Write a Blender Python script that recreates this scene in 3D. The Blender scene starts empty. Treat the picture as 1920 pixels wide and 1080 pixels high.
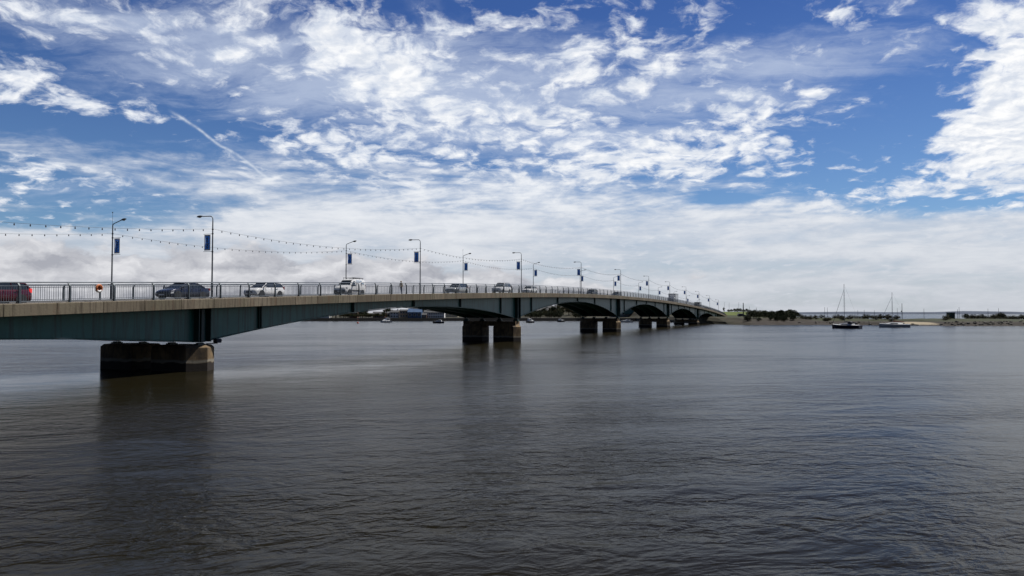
import bpy, bmesh, math, random
from mathutils import Vector, Matrix
R = math.radians
random.seed(7)
sc = bpy.context.scene
col = sc.collection

# ------------------------------------------------------------------ camera
F = 1420.0                    # focal length in pixels of the 1920 px wide photograph
EYE = 4.5
HZ = 588.0                    # row of the sea horizon
PITCH = math.atan((HZ - 540) / F)
cam = bpy.data.cameras.new('camera')
cam.sensor_width = 36; cam.lens = 36 * F / 1920
cam.clip_start = 0.1; cam.clip_end = 30000
co = bpy.data.objects.new('camera', cam); col.objects.link(co)
co.location = (0, 0, EYE); co.rotation_euler = (math.pi/2 + PITCH, 0, 0)
sc.camera = co

# ------------------------------------------------------------------ light
SUN_AZ, SUN_EL = R(60), R(58)      # azimuth measured from +Y towards +X
sun = bpy.data.lights.new('sun', 'SUN'); sun.energy = 5.0; sun.angle = R(0.5); sun.color = (1, .95, .87)
so = bpy.data.objects.new('sun', sun); col.objects.link(so)
sd = Vector((math.sin(SUN_AZ)*math.cos(SUN_EL), math.cos(SUN_AZ)*math.cos(SUN_EL), math.sin(SUN_EL)))
so.rotation_euler = sd.to_track_quat('Z', 'Y').to_euler()
sc.view_settings.view_transform = 'Standard'; sc.view_settings.look = 'None'
sc.view_settings.exposure = 0.0; sc.view_settings.gamma = 1.0; sc.view_settings.use_curve_mapping = False

# ------------------------------------------------------------------ node maths
class G:
    def __init__(s, tree): s.t = tree
    def new(s, kind): return s.t.nodes.new(kind)
    def put(s, inp, v):
        if isinstance(v, S): s.t.links.new(v.k, inp)
        elif v is not None: inp.default_value = v
    def m(s, op, a, b=None, c=None, clamp=False):
        n = s.new('ShaderNodeMath'); n.operation = op; n.use_clamp = clamp
        s.put(n.inputs[0], a); s.put(n.inputs[1], b)
        if c is not None: s.put(n.inputs[2], c)
        return S(s, n.outputs[0])
    def vec(s, x, y, z=0.0):
        n = s.new('ShaderNodeCombineXYZ')
        for i, v in enumerate((x, y, z)): s.put(n.inputs[i], v)
        return S(s, n.outputs[0])
    def vm(s, op, a, b=None):
        n = s.new('ShaderNodeVectorMath'); n.operation = op
        s.put(n.inputs[0], a)
        if b is not None:
            if op == 'SCALE': s.put(n.inputs['Scale'], b)
            else: s.put(n.inputs[1], b)
        return S(s, n.outputs['Value' if op in ('DOT_PRODUCT', 'LENGTH') else 'Vector'])
    def sep(s, v):
        n = s.new('ShaderNodeSeparateXYZ'); s.put(n.inputs[0], v)
        return [S(s, o) for o in n.outputs]
    def noise(s, v, scale, detail=4.0, rough=.5, dist=0.0, dim='2D', color=False, lac=2.0):
        n = s.new('ShaderNodeTexNoise'); n.noise_dimensions = dim
        s.put(n.inputs['Vector'], v); n.inputs['Scale'].default_value = scale
        n.inputs['Detail'].default_value = detail; n.inputs['Roughness'].default_value = rough
        n.inputs['Distortion'].default_value = dist; n.inputs['Lacunarity'].default_value = lac
        return S(s, n.outputs[1 if color else 0])
    def smooth(s, v, a, b, to0=0.0, to1=1.0):
        n = s.new('ShaderNodeMapRange'); n.interpolation_type = 'SMOOTHSTEP'
        s.put(n.inputs[0], v); s.put(n.inputs[1], a); s.put(n.inputs[2], b); s.put(n.inputs[3], to0); s.put(n.inputs[4], to1)
        return S(s, n.outputs[0])
    def lin(s, v, a, b, to0=0.0, to1=1.0):
        n = s.new('ShaderNodeMapRange'); n.clamp = True
        s.put(n.inputs[0], v); s.put(n.inputs[1], a); s.put(n.inputs[2], b); s.put(n.inputs[3], to0); s.put(n.inputs[4], to1)
        return S(s, n.outputs[0])
    def mix(s, f, a, b, mode='MIX'):
        n = s.new('ShaderNodeMix'); n.data_type = 'RGBA'; n.blend_type = mode
        s.put(n.inputs[0], f)
        for i, v in ((6, a), (7, b)):
            s.put(n.inputs[i], v if isinstance(v, S) else tuple(v) + (1.0,) if len(v) == 3 else v)
        return S(s, n.outputs[2])
class S:
    def __init__(s, g, k): s.g, s.k = g, k
    def __add__(s, o): return s.g.m('ADD', s, o)
    def __radd__(s, o): return s.g.m('ADD', o, s)
    def __sub__(s, o): return s.g.m('SUBTRACT', s, o)
    def __rsub__(s, o): return s.g.m('SUBTRACT', o, s)
    def __mul__(s, o): return s.g.m('MULTIPLY', s, o)
    def __rmul__(s, o): return s.g.m('MULTIPLY', o, s)
    def __truediv__(s, o): return s.g.m('DIVIDE', s, o)
    def __rtruediv__(s, o): return s.g.m('DIVIDE', o, s)

# ------------------------------------------------------------------ sky
def pix_dir(px, py):
    x, y = (px - 960)/F, (540 - py)/F
    v = Vector((x, math.cos(PITCH) - y*math.sin(PITCH), math.sin(PITCH) + y*math.cos(PITCH)))
    return v.normalized()
def pix_ae(px, py):
    d = pix_dir(px, py)
    return math.atan2(d.x, d.y), math.asin(d.z)

world = bpy.data.worlds.new('World'); sc.world = world; world.use_nodes = True
wt = world.node_tree; wt.nodes.clear()
g = G(wt)
SKY_STRENGTH = 0.1
sky = g.new('ShaderNodeTexSky'); sky.sky_type = 'NISHITA'; sky.sun_disc = False
sky.sun_elevation = SUN_EL; sky.sun_rotation = SUN_AZ
sky.air_density = 1.0; sky.dust_density = 0.3; sky.ozone_density = 2.0
tc = g.new('ShaderNodeTexCoord'); D = S(g, tc.outputs['Generated'])
dx, dy, dz = g.sep(D)
az = g.m('ARCTAN2', dx, dy); el = g.m('ARCSINE', dz)
zc = g.m('MAXIMUM', dz, 0.0) + 0.10
P = g.vec(dx/zc, dy/zc)
def gauss(px, py, sx, sy, amp, rot=0.0):
    a0, e0 = pix_ae(px, py)
    c, s_ = math.cos(R(rot)), math.sin(R(rot))
    a, e = az - a0, el - e0
    u = (a*(c*F/sx)) - (e*(s_*F/sx)); v = (a*(s_*F/sy)) + (e*(c*F/sy))
    return g.m('EXPONENT', (u*u + v*v)*-1.0) * amp
def total(lst):
    r = gauss(*lst[0])
    for q in lst[1:]: r = r + gauss(*q)
    return r
# rot > 0 : the long axis falls to the right
COVER = [
    (650, 90, 160, 70, .30, 22), (735, 165, 110, 45, .28, 15), (560, 40, 220, 60, .07), (900, 190, 260, 120, .12),
    (30, 135, 60, 34, .30), (85, 185, 80, 24, .32, -8), (700, 290, 300, 34, .12), (1050, 215, 170, 50, .08), (235, 218, 95, 20, .36, 12), (60, 312, 75, 18, .28),
    (300, 152, 50, 10, .24), (200, 40, 260, 55, .19), (610, 275, 190, 34, .27, 26), (850, 245, 200, 42, .14),
    (1390, 240, 190, 36, .32, -14), (1372, 180, 55, 40, .24), (1180, 300, 270, 42, .28), (1450, 290, 70, 30, .2),
    (1120, 120, 130, 40, .14, 25), (1290, 118, 100, 22, .24, -12), (1060, 50, 120, 50, .12), (1260, 210, 120, 50, .08),
    (1560, 30, 60, 12, .2), (1690, 92, 36, 12, .26), (1610, 195, 30, 9, .24), (1530, 178, 36, 16, .24), (1200, 90, 60, 20, .18),
    (1940, 120, 105, 160, .62), (1800, 262, 175, 26, .36, -8), (1780, 325, 250, 24, .36, -14), (1880, 235, 100, 60, .3),
    (250, 260, 240, 55, -.24), (330, 150, 150, 24, -.12), (120, 245, 120, 20, -.2), (60, 90, 110, 16, -.12),
    (1640, 270, 120, 60, -.34), (1600, 130, 210, 50, -.16), (1420, 60, 130, 40, -.05), (975, 284, 70, 12, -.30), (1345, 374, 42, 10, -.5),
    (1740, 150, 90, 80, -.12), (1560, 60, 160, 50, .07), (480, 170, 90, 26, -.1), (590, 200, 90, 10, -.2),
]
P = g.vec(dx/(g.m('MAXIMUM', dz, 0.0) + .22), dy/(g.m('MAXIMUM', dz, 0.0) + .22))
warp = g.noise(P, 3.0, 3, .5, color=True)
Q = g.vm('ADD', P, g.vm('SCALE', g.vm('SUBTRACT', warp, (.5, .5, .5)), .16))
warp2 = g.noise(P, 17.0, 4, .55, color=True)
Q2 = g.vm('ADD', Q, g.vm('SCALE', g.vm('SUBTRACT', warp2, (.5, .5, .5)), .055))
def voro(v, scale, smooth=.35):
    n = g.new('ShaderNodeTexVoronoi'); n.voronoi_dimensions = '2D'; n.feature = 'SMOOTH_F1'
    g.put(n.inputs['Vector'], v); n.inputs['Scale'].default_value = scale; n.inputs['Smoothness'].default_value = smooth
    return S(g, n.outputs['Distance'])
nA = g.noise(Q, 3.2, 8, .56)
nM = g.noise(g.vm('ADD', Q, (1.7, 5.2, 0)), 8.5, 7, .60)
nB = g.noise(g.vm('ADD', Q2, (7.3, 2.1, 0)), 26.0, 6, .60)
puff = voro(Q2, 12.5)
Qs = g.vm('ADD', Q, (math.sin(SUN_AZ)*.022, math.cos(SUN_AZ)*.022, 0))
nM2 = g.noise(g.vm('ADD', Qs, (1.7, 5.2, 0)), 8.5, 5, .58)
cov = total(COVER)
dens = (nA - .5)*.62 + (nM - .5)*.80 + (nB - .5)*.66 + (.40 - puff)*.50 + cov*.95 - .115 - g.lin(el, R(24), R(42))*.22
aA = g.smooth(dens, -.09, .34)
thick = g.smooth(dens, .10, .55)
relief = g.lin((nM2 - nM) + (nB - .5)*.18, -.10, .12)
nC = g.noise(g.vm('ADD', g.vm('MULTIPLY', Q, (.9, 2.6, 1)), (3.0, 9.0, 0)), 2.2, 8, .62, .5)
nC2 = g.noise(g.vm('ADD', g.vm('MULTIPLY', Q2, (1.0, 1.7, 1)), (13.0, 4.0, 0)), 11.0, 6, .62)
cir = total([(880, 190, 420, 130, .62), (1480, 130, 330, 80, .42, -10), (480, 120, 240, 80, .40), (120, 360, 240, 50, .26), (200, 40, 260, 60, .3)])
aB = g.smooth(nC*.7 + nC2*.35 + (cir - .55)*.85, .16, .72) * .72
# sheet of stratus towards the horizon
sp = g.vec(az*2.2, el*17.0 - az*.5)
nS = g.noise(sp, 1.6, 7, .60, .5)
nS2 = g.noise(g.vec(az*9.0, el*42.0), 1.0, 6, .62, .3)
edge = el*(-1.0) + R(9.8) + (nS - .5)*.12 + (nS2 - .5)*.05 + (nM - .5)*.06
edge = edge + total([(90, 365, 250, 40, -.11), (60, 420, 230, 16, -.07), (420, 360, 210, 26, .035), (1880, 375, 190, 20, -.08),
                     (1345, 372, 60, 13, -.08), (1640, 300, 160, 60, -.08)])
aC = g.smooth(edge, -.030, .045) * g.lin(nS + nS2, .6, 1.05, .70, 1.0)
# heaped grey cumulus low over the water
cw = g.noise(g.vec(az*26.0, el*40.0), 1.0, 4, .55, color=True)
cq = g.vm('ADD', g.vec(az*10.0, el*24.0), g.vm('SCALE', g.vm('SUBTRACT', cw, (.5, .5, .5)), .55))
nD = g.noise(cq, 1.0, 7, .56)
nD2 = g.noise(g.vm('ADD', cq, (-.13, .24, 0)), 1.0, 6, .56)
cu = total([(120, 545, 520, 78, .66), (620, 545, 460, 66, .56), (1000, 555, 320, 44, .24)])
aD = g.smooth(nD + cu - .80, -.03, .15)
litD = g.lin((nD - nD2) + el*.8 + (nS2 - .5)*.12, -.14, .26)
k = 1.0/SKY_STRENGTH
def c10(r, gr, b): return (r*k, gr*k, b*k)
tint = g.mix(g.lin(el, R(4), R(22)), (.50, .66, .86), (.25, .39, .70))
tint = g.mix(g.lin(el, R(26), R(50)), tint, (.10, .17, .33))  # sky above the view darkened to lower the ambient light
base = g.mix(1.0, S(g, sky.outputs[0]), tint, 'MULTIPLY')
colr = g.mix(aB, base, c10(.54, .62, .78))
colA = g.mix(relief, c10(1.02, 1.02, 1.02), c10(.70, .75, .84))
colA = g.mix(thick, g.mix(.45, colA, c10(.62, .70, .84)), colA)
colr = g.mix(aA*.97, colr, colA)
bright = g.smooth(nS*.5 + nS2*.45 + nM*.25, .42, .80)
sheet_hi = g.mix(g.lin(el, R(.5), R(9)), c10(.62, .645, .70), c10(.90, .92, .95))
sheet_lo = g.mix(g.lin(el, R(.5), R(9)), c10(.52, .55, .61), c10(.62, .67, .76))
colr = g.mix(aC*.95, colr, g.mix(bright, sheet_lo, sheet_hi))
colr = g.mix(aD*.92, colr, g.mix(litD, c10(.38, .39, .44), c10(.80, .80, .825)))
# unseen sky behind the camera, darkened to cut fill on piers and girders
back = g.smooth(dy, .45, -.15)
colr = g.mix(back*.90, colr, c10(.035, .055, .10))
# vapour trail
d1, d2 = pix_dir(318, 205), pix_dir(512, 340)
nn = d1.cross(d2).normalized(); dm = (d1 + d2).normalized(); al = (d2 - d1).normalized()
off = g.vm('DOT_PRODUCT', D, tuple(nn)) + (g.noise(g.vec(az, el), 30, 2, .5) - .5)*.007
along = g.vm('DOT_PRODUCT', D, tuple(al)) - dm.dot(al)
hl = (d2 - d1).length/2
trail = g.m('EXPONENT', (off*off)*(-1/.0017**2)) * g.smooth(g.m('ABSOLUTE', along), hl*.75, hl*1.05, 1.0, 0.0) * g.lin(g.noise(g.vec(az, el), 55, 4, .6), .3, .62, .2, .7)
colr = g.mix(trail, colr, c10(.74, .80, .88))
bg = g.new('ShaderNodeBackground'); bg.inputs[1].default_value = SKY_STRENGTH
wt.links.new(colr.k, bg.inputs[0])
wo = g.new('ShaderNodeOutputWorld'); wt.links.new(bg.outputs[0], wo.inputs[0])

# ------------------------------------------------------------------ materials
def mat(name, colour, rough=.6, metal=0.0, vary=.15, scale=3.0, bump=0.0, spec=.5, fn=None, coat=0.0):
    m = bpy.data.materials.new(name); m.use_nodes = True
    h = G(m.node_tree); b = m.node_tree.nodes['Principled BSDF']
    b.inputs['Roughness'].default_value = rough; b.inputs['Metallic'].default_value = metal
    b.inputs['Specular IOR Level'].default_value = spec; b.inputs['Coat Weight'].default_value = coat
    t = h.new('ShaderNodeTexCoord'); o = S(h, t.outputs['Object'])
    c = None
    if fn: c = fn(h, o, b)
    if c is None and vary:
        n = h.noise(o, scale, 5, .6, dim='3D')
        c = h.mix(h.lin(n, .3, .7), [v*(1 - vary) for v in colour], [min(1, v*(1 + vary)) for v in colour])
    if c is None: b.inputs['Base Color'].default_value = (*colour, 1)
    else: m.node_tree.links.new(c.k, b.inputs['Base Color'])
    if bump:
        n = h.noise(o, scale*4, 6, .6, dim='3D')
        bn = h.new('ShaderNodeBump'); bn.inputs['Strength'].default_value = bump; bn.inputs['Distance'].default_value = .02
        m.node_tree.links.new(n.k, bn.inputs['Height']); m.node_tree.links.new(bn.outputs[0], b.inputs['Normal'])
    return m

PANEL = 3.3
def concrete_fn(h, o, b):
    x, y, z = h.sep(o)
    cell = h.m('FLOOR', x/PANEL)
    w = h.new('ShaderNodeTexWhiteNoise'); w.noise_dimensions = '1D'; h.put(w.inputs['W'], cell)
    tone = S(h, w.outputs[0])
    big = h.noise(h.vec(x, y, z), .35, 4, .6, dim='3D')
    streak = h.noise(h.vec(x*5.0, z*.35), 1.0, 5, .65)
    ribs = h.noise(h.vec(x*14.0, z*.1), 1.0, 2, .5)
    c = h.mix(tone, (.13, .105, .072), (.245, .205, .15))
    c = h.mix(h.lin(big, .42, .62, 0, .6), c, (.17, .155, .10))
    c = h.mix(h.lin(streak, .47, .66, 0, .85), c, (.07, .054, .036))
    c = h.mix(h.lin(ribs, .45, .7, 0, .2), c, (.12, .10, .075))
    rust = h.noise(h.vec(x*.8, z*.2, 4.0), 1.0, 4, .6, dim='3D')
    return h.mix(h.lin(rust, .55, .68, 0, .6), c, (.14, .07, .035))
def pier_fn(h, o, b):
    x, y, z = h.sep(o)
    big = h.noise(o, .9, 6, .6, dim='3D')
    st = h.noise(h.vec(x*2.5 + y*2.5, z*.4), 1.0, 5, .65)
    c = h.mix(h.lin(big, .35, .65), (.08, .052, .028), (.30, .21, .11))
    c = h.mix(h.lin(st, .45, .65, 0, .75), c, (.05, .04, .03))
    lv = z + (h.noise(h.vec(x*1.2 + y*1.2, z), 1.0, 4, .6) - .5)*.35
    c = h.mix(h.smooth(lv, .98, .80)*h.smooth(lv, .60, .75), c, (.25, .225, .18))
    c = h.mix(h.smooth(lv, .70, .60), c, (.022, .016, .013))
    return c
def girder_fn(h, o, b):
    x, y, z = h.sep(o)
    big = h.noise(h.vec(x*.25, z*.5, y), 1.0, 4, .55, dim='3D')
    st = h.noise(h.vec(x*3.0, z*.15), 1.0, 4, .6)
    c = h.mix(h.lin(big, .35, .65), (.035, .185, .15), (.065, .235, .19))
    return h.mix(h.lin(st, .46, .68, 0, .7), c, (.028, .055, .047))
M = {}
M['concrete'] = mat('edge_concrete', (.3, .26, .2), .85, fn=concrete_fn, bump=.5, scale=2)
M['pier'] = mat('pier_concrete', (.3, .26, .2), .85, fn=pier_fn, bump=.8, scale=1.2)
M['girder'] = mat('teal_girder_paint', (.08, .15, .16), .42, fn=girder_fn)
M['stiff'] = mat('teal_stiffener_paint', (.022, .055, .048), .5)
M['deck'] = mat('deck_concrete', (.10, .095, .09), .9)
M['asphalt'] = mat('asphalt', (.055, .055, .055), .9, scale=8, bump=.3)
M['paving'] = mat('footway', (.22, .21, .2), .9, scale=5)
M['line'] = mat('road_paint', (.75, .75, .72), .7)
M['steel'] = mat('galvanised_steel', (.22, .25, .28), .45, .55, vary=.2, scale=1.5)
M['postm'] = mat('dark_steel_post', (.085, .105, .12), .5, .3, vary=.25, scale=2)
M['lamp'] = mat('lamp_column_paint', (.14, .155, .17), .5, .3, vary=.25, scale=3)
M['lampdark'] = mat('lamp_head', (.06, .062, .065), .5)
M['lens'] = mat('lamp_lens', (.55, .55, .5), .2)
M['cable'] = mat('black_cable', (.02, .02, .022), .6)
M['bulb'] = mat('unlit_bulb', (.08, .07, .08), .25)
def cloth(name, c):
    m = mat(name, c, .7, vary=.2, scale=4); nt = m.node_tree; b = nt.nodes['Principled BSDF']
    tr = nt.nodes.new('ShaderNodeBsdfTranslucent'); mx = nt.nodes.new('ShaderNodeMixShader'); mx.inputs[0].default_value = .5
    lk = b.inputs['Base Color'].links[0].from_socket; nt.links.new(lk, tr.inputs['Color'])
    nt.links.new(b.outputs[0], mx.inputs[1]); nt.links.new(tr.outputs[0], mx.inputs[2])
    nt.links.new(mx.outputs[0], nt.nodes['Material Output'].inputs['Surface'])
    return m
M['banner'] = cloth('banner_blue_cloth', (.022, .085, .30))
M['banner_edge'] = mat('banner_white', (.62, .64, .66), .6)
M['emblem'] = mat('banner_emblem', (.12, .22, .42), .6)
M['tyre'] = mat('tyre_rubber', (.02, .02, .021), .8)
M['rim'] = mat('alloy_rim', (.6, .61, .62), .3, .8)
M['glass'] = mat('car_glass', (.02, .026, .03), .06, spec=.7, vary=0)
M['trim'] = mat('black_trim', (.025, .026, .028), .55)
M['head'] = mat('headlamp', (.75, .77, .8), .12, spec=.8)
M['white'] = mat('white_paint', (.78, .79, .80), .35, vary=.05)
M['orange'] = mat('lifebuoy_orange', (.58, .17, .05), .5)
M['hullwhite'] = mat('gelcoat_white', (.74, .75, .76), .3, vary=.06)
M['hullgrey'] = mat('gelcoat_grey', (.56, .60, .63), .35, vary=.08)
M['hullnavy'] = mat('gelcoat_navy', (.018, .022, .045), .25)
M['alu'] = mat('mast_alloy', (.26, .26, .26), .4, .4)
M['canvas'] = mat('dark_canvas', (.03, .034, .05), .8)
M['canvasred'] = mat('red_canvas', (.20, .065, .04), .8)
tail = mat('tail_lamp', (.7, .02, .02), .25)
b_ = tail.node_tree.nodes['Principled BSDF']; b_.inputs['Emission Color'].default_value = (1, .06, .05, 1); b_.inputs['Emission Strength'].default_value = .55
M['tail_lit'] = tail
M['tail'] = mat('tail_lamp_off', (.22, .015, .015), .25)
def paint(name, c, metal=.4): return mat(name, c, .3, metal, vary=.05, coat=.6)

# ------------------------------------------------------------------ mesh helper
class MB:
    def __init__(s): s.v, s.f = [], []
    def box(s, a, b):
        (x0, y0, z0), (x1, y1, z1) = a, b
        n = len(s.v)
        s.v += [(x0,y0,z0),(x1,y0,z0),(x1,y1,z0),(x0,y1,z0),(x0,y0,z1),(x1,y0,z1),(x1,y1,z1),(x0,y1,z1)]
        s.f += [tuple(n+i for i in q) for q in ((0,3,2,1),(4,5,6,7),(0,1,5,4),(1,2,6,5),(2,3,7,6),(3,0,4,7))]
        return s
    def loft(s, rings, cap=True, closed=True):
        n0 = len(s.v); m = len(rings[0])
        for r in rings: s.v += [tuple(p) for p in r]
        for i in range(len(rings)-1):
            for j in range(m if closed else m-1):
                a = n0+i*m+j; b = n0+i*m+(j+1) % m
                s.f.append((a, b, b+m, a+m))
        if cap:
            s.f.append(tuple(n0+j for j in reversed(range(m))))
            s.f.append(tuple(n0+(len(rings)-1)*m+j for j in range(m)))
        return s
    def tube(s, pts, r, n=8):
        pts = [Vector(p) for p in pts]
        rr = r if isinstance(r, (list, tuple)) else [r]*len(pts)
        rings = []; up = None
        for i, p in enumerate(pts):
            t = (pts[min(i+1, len(pts)-1)] - pts[max(i-1, 0)]).normalized()
            if up is None: up = Vector((0, 0, 1)) if abs(t.z) < .9 else Vector((1, 0, 0))
            u = t.cross(up).normalized(); w = t.cross(u).normalized(); up = u.cross(t) if False else up
            rings.append([p + (u*math.cos(2*math.pi*k_/n) + w*math.sin(2*math.pi*k_/n))*rr[i] for k_ in range(n)])
        return s.loft(rings)
    def prism(s, outline, z0, z1):
        return s.loft([[(x, y, z0) for x, y in outline], [(x, y, z1) for x, y in outline]])
    def lathe(s, prof, axis='z', n=14, c=(0, 0, 0)):
        rings = []
        for r, h_ in prof:
            ring = []
            for i in range(n):
                a = 2*math.pi*i/n; p, q = r*math.cos(a), r*math.sin(a)
                ring.append({'z': (c[0]+p, c[1]+q, c[2]+h_), 'y': (c[0]+p, c[1]+h_, c[2]-q), 'x': (c[0]+h_, c[1]+p, c[2]+q)}[axis])
            rings.append(ring)
        return s.loft(rings)
    def mesh(s, name, m, smooth=False, bevel=0.0):
        me = bpy.data.meshes.new(name); me.from_pydata(s.v, [], s.f)
        bm = bmesh.new(); bm.from_mesh(me)
        bmesh.ops.recalc_face_normals(bm, faces=bm.faces)
        if bevel:
            ed = [e for e in bm.edges if len(e.link_faces) == 2 and e.calc_face_angle(0) > R(30)]
            bmesh.ops.bevel(bm, geom=ed, offset=bevel, segments=2, affect='EDGES', profile=.6)
        bm.to_mesh(me); bm.free()
        if smooth:
            me.shade_smooth(); me.set_sharp_from_angle(angle=R(38))
        me.materials.append(M[m] if isinstance(m, str) else m)
        return me
    def build(s, name, m, parent=None, smooth=False, bevel=0.0):
        return link(name, s.mesh(name, m, smooth, bevel), parent)
def link(name, me, parent=None, loc=None):
    o = bpy.data.objects.new(name, me); col.objects.link(o)
    if parent: o.parent = parent
    if loc: o.location = loc
    return o
def tag(o, label=None, cat=None, group=None, kind=None):
    for k_, v in (('label', label), ('category', cat), ('group', group), ('kind', kind)):
        if v: o[k_] = v
    return o
def thing(name, label, cat, loc=(0, 0, 0), rz=0.0, group=None):
    o = bpy.data.objects.new(name, None); col.objects.link(o)
    o.location = loc; o.rotation_euler = (0, 0, rz)
    return tag(o, label, cat, group)
def dup(root, loc, rz=0.0, label=None, scale=None, group=None):
    def cp(o, par):
        c = o.copy(); col.objects.link(c)
        if par: c.parent = par
        for ch in list(o.children): cp(ch, c)
        return c
    r = cp(root, None); r.location = loc; r.rotation_euler = (0, 0, rz)
    if scale: r.scale = scale if isinstance(scale, tuple) else (scale,)*3
    if label: r['label'] = label
    if group: r['group'] = group
    return r

# ------------------------------------------------------------------ bridge frame: t along, d across, z up
TAN = 567.0/F; TH = math.atan(TAN); BR = math.pi/2 - TH
SPAN, T0 = 68.4, 46.5
D_EDGE, D_RAIL, D_GIRD = 43.4, 44.15, 45.1
D_RAIL2, D_EDGE2, D_GIRD2 = 55.0, 55.35, 54.05
T_START, T_END = -40.0, 414.0
def bw(t, d, z): return Vector((t*math.sin(TH) - d*math.cos(TH), t*math.cos(TH) + d*math.sin(TH), z))
def t_at(px, d):                 # where the line at offset d crosses the sight line of a pixel column
    kk = 1086*(d/45.12)/(1527 - px)
    return kk*SPAN - d*TAN
CTRL = [(-60, 3.2), (0, 3.98), (29.8, 5.03), (36.8, 5.34), (46.5, 5.72), (57, 6.1), (71.3, 6.58), (92.5, 7.17), (112, 7.72), (151, 8.5), (179, 8.9),
        (217, 8.84), (243, 8.45), (308, 7.38), (368, 5.75), (414, 3.55), (470, 3.3)]
def fit_profile():
    import numpy as np
    t = np.array([c[0] for c in CTRL[1:-1]]); z = np.array([c[1] for c in CTRL[1:-1]])
    return np.polyfit(t/100, z, 5)
PF = [float(v) for v in fit_profile()]
def H(t):                        # top of the concrete edge beam
    if t < 0: return H(0) + t*.018
    if t > 414: return H(414)
    r = 0.0
    for c in PF: r = r*(t/100) + c
    return r
PIERS = [T0 + SPAN*i for i in range(6)]
PDEPTH = [2.75, 3.45, 4.35, 4.4, 4.0, 3.3]
def soffit_depth(t):             # depth of the girder below the edge beam
    i = int(math.floor((t - T0)/SPAN)); u = (t - T0)/SPAN - i
    a = PDEPTH[max(0, min(5, i))]; b = PDEPTH[max(0, min(5, i+1))]
    e = abs(u - .5)*2
    return .88 + ((a if u < .5 else b) - .88)*(e**2.0*.75 + e*.25*e)
FASCIA = .72
def frange(a, b, n): return [a + (b-a)*i/n for i in range(n+1)]

bridge = thing('road_bridge', 'long low road bridge with teal arched girders and concrete edge beams on dark paired piers', 'bridge', (0, 0, 0), BR)
TS = frange(T_START, T_END, 227)
def edge_beam(d0, d1):
    mb = MB(); t = math.floor(T_START/PANEL)*PANEL
    while t < T_END:
        a, b = t + .022, min(t + PANEL, T_END) - .022
        rings = []
        for q in (a, (a+b)/2, b):
            h_ = H(q)
            rings.append([(q, d0, h_-FASCIA), (q, d0, h_-.03), (q, d0+.03*(1 if d1 > d0 else -1), h_), (q, d1, h_), (q, d1, h_-FASCIA)])
        mb.loft(rings); t += PANEL
    back = [[(q, d0+(.12 if d1 > d0 else -.12), H(q)-FASCIA+.05), (q, d0+(.12 if d1 > d0 else -.12), H(q)-.05), (q, d1-(.02 if d1 > d0 else -.02), H(q)-.05), (q, d1-(.02 if d1 > d0 else -.02), H(q)-FASCIA+.05)] for q in TS]
    mb.loft(back)
    return mb
edge_beam(D_EDGE, 44.4).build('edge_beam', 'concrete', bridge)
edge_beam(D_EDGE2, D_EDGE2-.6).build('edge_beam', 'concrete', bridge)
mb = MB(); mb.loft([[(q, 44.41, H(q)-.62), (q, 44.41, H(q)-.26), (q, D_EDGE2-.61, H(q)-.26), (q, D_EDGE2-.61, H(q)-.62)] for q in TS])
mb.build('deck_slab', 'deck', bridge)
mb = MB(); mb.loft([[(q, 45.8, H(q)-.256), (q, 45.8, H(q)-.10), (q, 49.6, H(q)-.06), (q, D_EDGE2-2.0, H(q)-.10), (q, D_EDGE2-2.0, H(q)-.256)] for q in TS])
mb.build('carriageway', 'asphalt', bridge)
for d0, d1 in ((44.42, 45.78), (D_EDGE2-1.98, D_EDGE2-.62)):
    mb = MB(); mb.loft([[(q, d0, H(q)-.256), (q, d0, H(q)+.02), (q, d1, H(q)+.02), (q, d1, H(q)-.256)] for q in TS])
    mb.build('footway', 'paving', bridge)
q = T_START
while q < T_END-3:
    MB().loft([[(x, 49.55, H(x)-.056), (x, 49.55, H(x)-.052), (x, 49.65, H(x)-.052), (x, 49.65, H(x)-.056)] for x in (q, q+2)]).build('lane_marking', 'line', bridge); q += 6

TG = frange(T_START, T_END-1, 340)
def web(d, th, mname):
    mb = MB(); top = []
    mb.loft([[(q, d, H(q)-FASCIA-soffit_depth(q)+.1), (q, d, H(q)-.62), (q, d+th, H(q)-.62), (q, d+th, H(q)-FASCIA-soffit_depth(q)+.1)] for q in TG])
    # bottom flange, proud of the web
    mb.loft([[(q, d-.11, H(q)-FASCIA-soffit_depth(q)), (q, d-.11, H(q)-FASCIA-soffit_depth(q)+.07), (q, d+th+.11, H(q)-FASCIA-soffit_depth(q)+.07), (q, d+th+.11, H(q)-FASCIA-soffit_depth(q))] for q in TG])
    return mb.build('girder', mname, bridge, smooth=True)
gird = [web(D_GIRD, .05, 'girder'), web(48.0, .05, 'girder'), web(51.1, .05, 'girder'), web(D_GIRD2-.05, .05, 'girder')]
def stiffeners(par, dface, sgn):
    for i in range(0, 6):
        tp = T0 + SPAN*i
        for u in (0, .10, .31, .5, .69, .90):
            t = tp + SPAN*u
            if t < T_START + 1 or t > T_END - 2: continue
            mb = MB()
            zb = H(t)-FASCIA-soffit_depth(t)
            if u == 0:
                offs, w, out = (-.62, .62), .07, .52
                for o_ in offs: mb.box((t+o_-w/2, dface if sgn > 0 else dface-out, zb+.075), (t+o_+w/2, dface+out if sgn > 0 else dface, H(t)-.66))
                mb.box((t-.16, dface if sgn > 0 else dface-.30, zb+.075), (t+.16, dface+.30 if sgn > 0 else dface, H(t)-.66))
            else:
                for o_ in (-.13, .13): mb.box((t+o_-.02, dface if sgn > 0 else dface-.17, zb+.075), (t+o_+.02, dface+.17 if sgn > 0 else dface, H(t)-.66))
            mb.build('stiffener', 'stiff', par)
stiffeners(gird[0], D_GIRD, -1)
q = T_START + 4
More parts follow.
